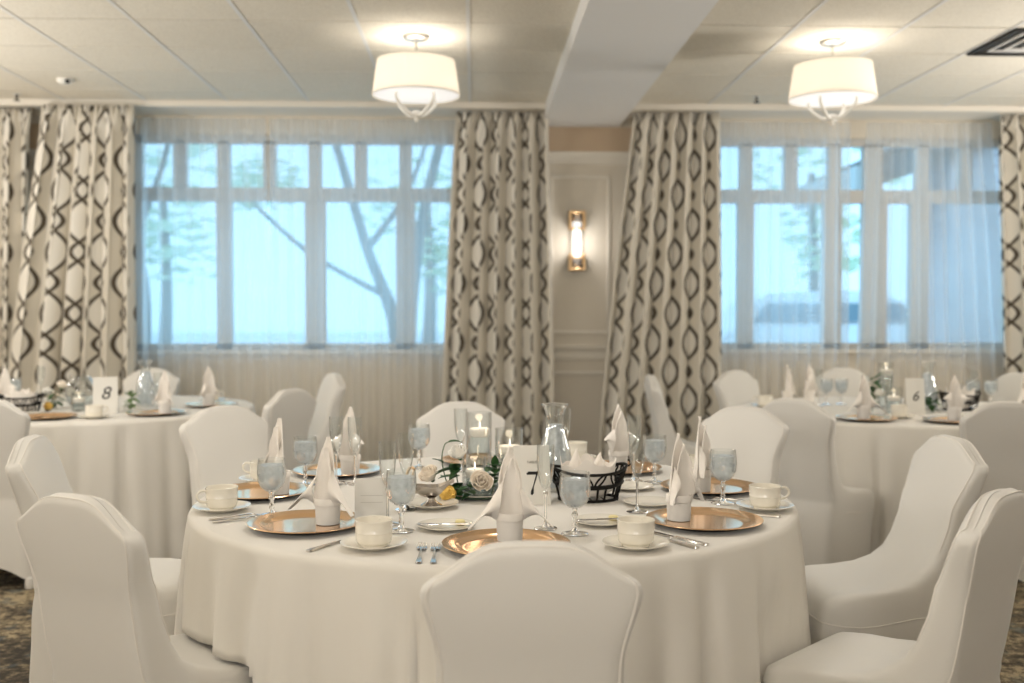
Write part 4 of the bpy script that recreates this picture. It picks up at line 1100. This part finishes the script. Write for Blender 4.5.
# parked light car
t = thing('car', 'white car parked outside the right window', 'car', (6.15, 17.5, -.12))
body = cr([(-2.25, .45), (-2.3, .85), (-2.1, 1.12), (-1.5, 1.18), (-.2, 1.22), (1.2, 1.16), (2.0, 1.02), (2.3, .85), (2.32, .5)], 4)
def side(y, pts, ins=0): return [(x * (1 - ins), y, z) for x, z in pts]
low = [(2.2, .3), (-2.2, .3)]
MB().loft([side(-.90, body + low, .01), side(-.86, body + low), side(.86, body + low), side(.90, body + low, .01)], cap=True).build('body', M['carp'], t)
cab = [(-1.95, 1.14), (-1.75, 1.5), (-1.45, 1.72), (-.2, 1.78), (.55, 1.70), (1.0, 1.45), (1.35, 1.14)]
MB().loft([[(x, -.84 + .12 * (z > 1.3), z) for x, z in cab], [(x, .84 - .12 * (z > 1.3), z) for x, z in cab]], cap=True).build('cabin', M['carp'], t)
for s in (-1, 1):
    for x0, x1, x2, x3 in ((-1.70, -.75, -.75, -1.45), (-.68, .25, .22, -.68), (.32, 1.12, .72, .29)):
        z0, z1 = 1.27, 1.56
        MB().add([(x0, s * .85, z0), (x1, s * .85, z0), (x2, s * .765, z1), (x3, s * .765, z1), (x0, s * .84, z0), (x1, s * .84, z0), (x2, s * .755, z1), (x3, s * .755, z1)], [(0, 1, 2, 3), (7, 6, 5, 4), (0, 4, 5, 1), (1, 5, 6, 2), (2, 6, 7, 3), (3, 7, 4, 0)]).build('side_window', M['carg'], t, smooth=False)
for x in (-1.45, 1.45):
    for s in (-1, 1):
        w = MB().add(*(lambda m: (m.v, m.f))(MB().lathe([(.0005, -.1), (.19, -.1), (.22, -.06), (.335, -.09), (.345, 0), (.335, .1), (.0005, .1)], 28))).build('wheel', M['tyre'], t)
        w.rotation_euler = (R(90) * (1 if s < 0 else -1), 0, 0); w.location = (x, s * .84, .345)
        w.rotation_euler = (R(90), 0, 0)
        MB().lathe([(.0005, .104), (.18, .104), (.2, .1), (.0005, .1)], 20).build('hubcap', M['nickel'], w) if False else None

# ------------------------------------------------------------------ light, world, camera
w = bpy.data.worlds.new('World'); sc.world = w; w.use_nodes = True
N, L = w.node_tree.nodes, w.node_tree.links
bg = N['Background']; bg.inputs[0].default_value = (.39, .67, .90, 1); bg.inputs[1].default_value = 2.75
def area(name, loc, rot, sx, sy, e, c):
    o = light('AREA', name, loc, e, c, shape='RECTANGLE', size=sx, size_y=sy); o.rotation_euler = rot; return o
WARM = (1, .965, .92)
# added fill: bare point lights outside the view, not fittings of the room
for x, y, z, e in ((-3.2, 3.6, 1.95, 26), (3.6, 3.0, 1.95, 7), (-4.9, 6.2, 1.85, 46), (5.4, 6.3, 1.85, 48), (-3.0, -.4, 2.0, 84), (2.4, .2, 2.0, 6), (-1.2, -2.0, 2.0, 76)):
    light('POINT', 'room_fill_light', (x, y, z), e, WARM, shadow_soft_size=.22)
# invented upward area lights, added to brighten the ceiling and its bounce
for x, y, z, e, tx, ty in ((-4.3, 5.6, 1.55, 58, 0, .45), (4.9, 5.6, 1.55, 88, 0, -.45), (-2.9, 2.6, 1.6, 40, -.5, .25), (3.0, 2.6, 1.6, 15, -.5, -.25), (.2, -.9, 1.7, 62, -.55, 0)):
    area('ceiling_fill_light', (x, y, z), (PI + tx, ty, 0), .45, .45, e, WARM)
for x, y, e in ((.1, 3.5, 14), (-2.6, 4.9, 12), (2.9, 5.2, 2)):  # added downward fill above the tables, no real lamp hangs there
    area('overhead_fill_light', (x, y, 2.62), (0, 0, 0), .5, .5, e, WARM)

cam = bpy.data.cameras.new('camera'); co = bpy.data.objects.new('camera', cam); col.objects.link(co)
cam.sensor_width = 36; cam.lens = 36 * 1050 / 1024
co.location = (0, 0, 1.335)
co.rotation_euler = (R(90) - math.atan(31.5 / 1050), 0, -math.atan(37 / 1050))
cam.dof.use_dof = True; cam.dof.focus_distance = 2.85; cam.dof.aperture_fstop = 2.2
cam.clip_start = .05; cam.clip_end = 200
sc.camera = co
vs_ = sc.view_settings
vs_.view_transform = 'Standard'; vs_.look = 'None'; vs_.gamma = 1; vs_.use_curve_mapping = False; vs_.exposure = -0.2
cy = sc.cycles
cy.max_bounces = 10; cy.transparent_max_bounces = 40; cy.transmission_bounces = 8; cy.diffuse_bounces = 5; cy.glossy_bounces = 4
cy.caustics_reflective = False; cy.caustics_refractive = False; cy.sample_clamp_indirect = 6
cy.use_denoising = True

for o in col.objects:
    if o.get('label') and not 4 <= len(o['label'].replace('-', ' ').split()) <= 18: print('LABEL', len(o['label'].split()), o.name, o['label'])
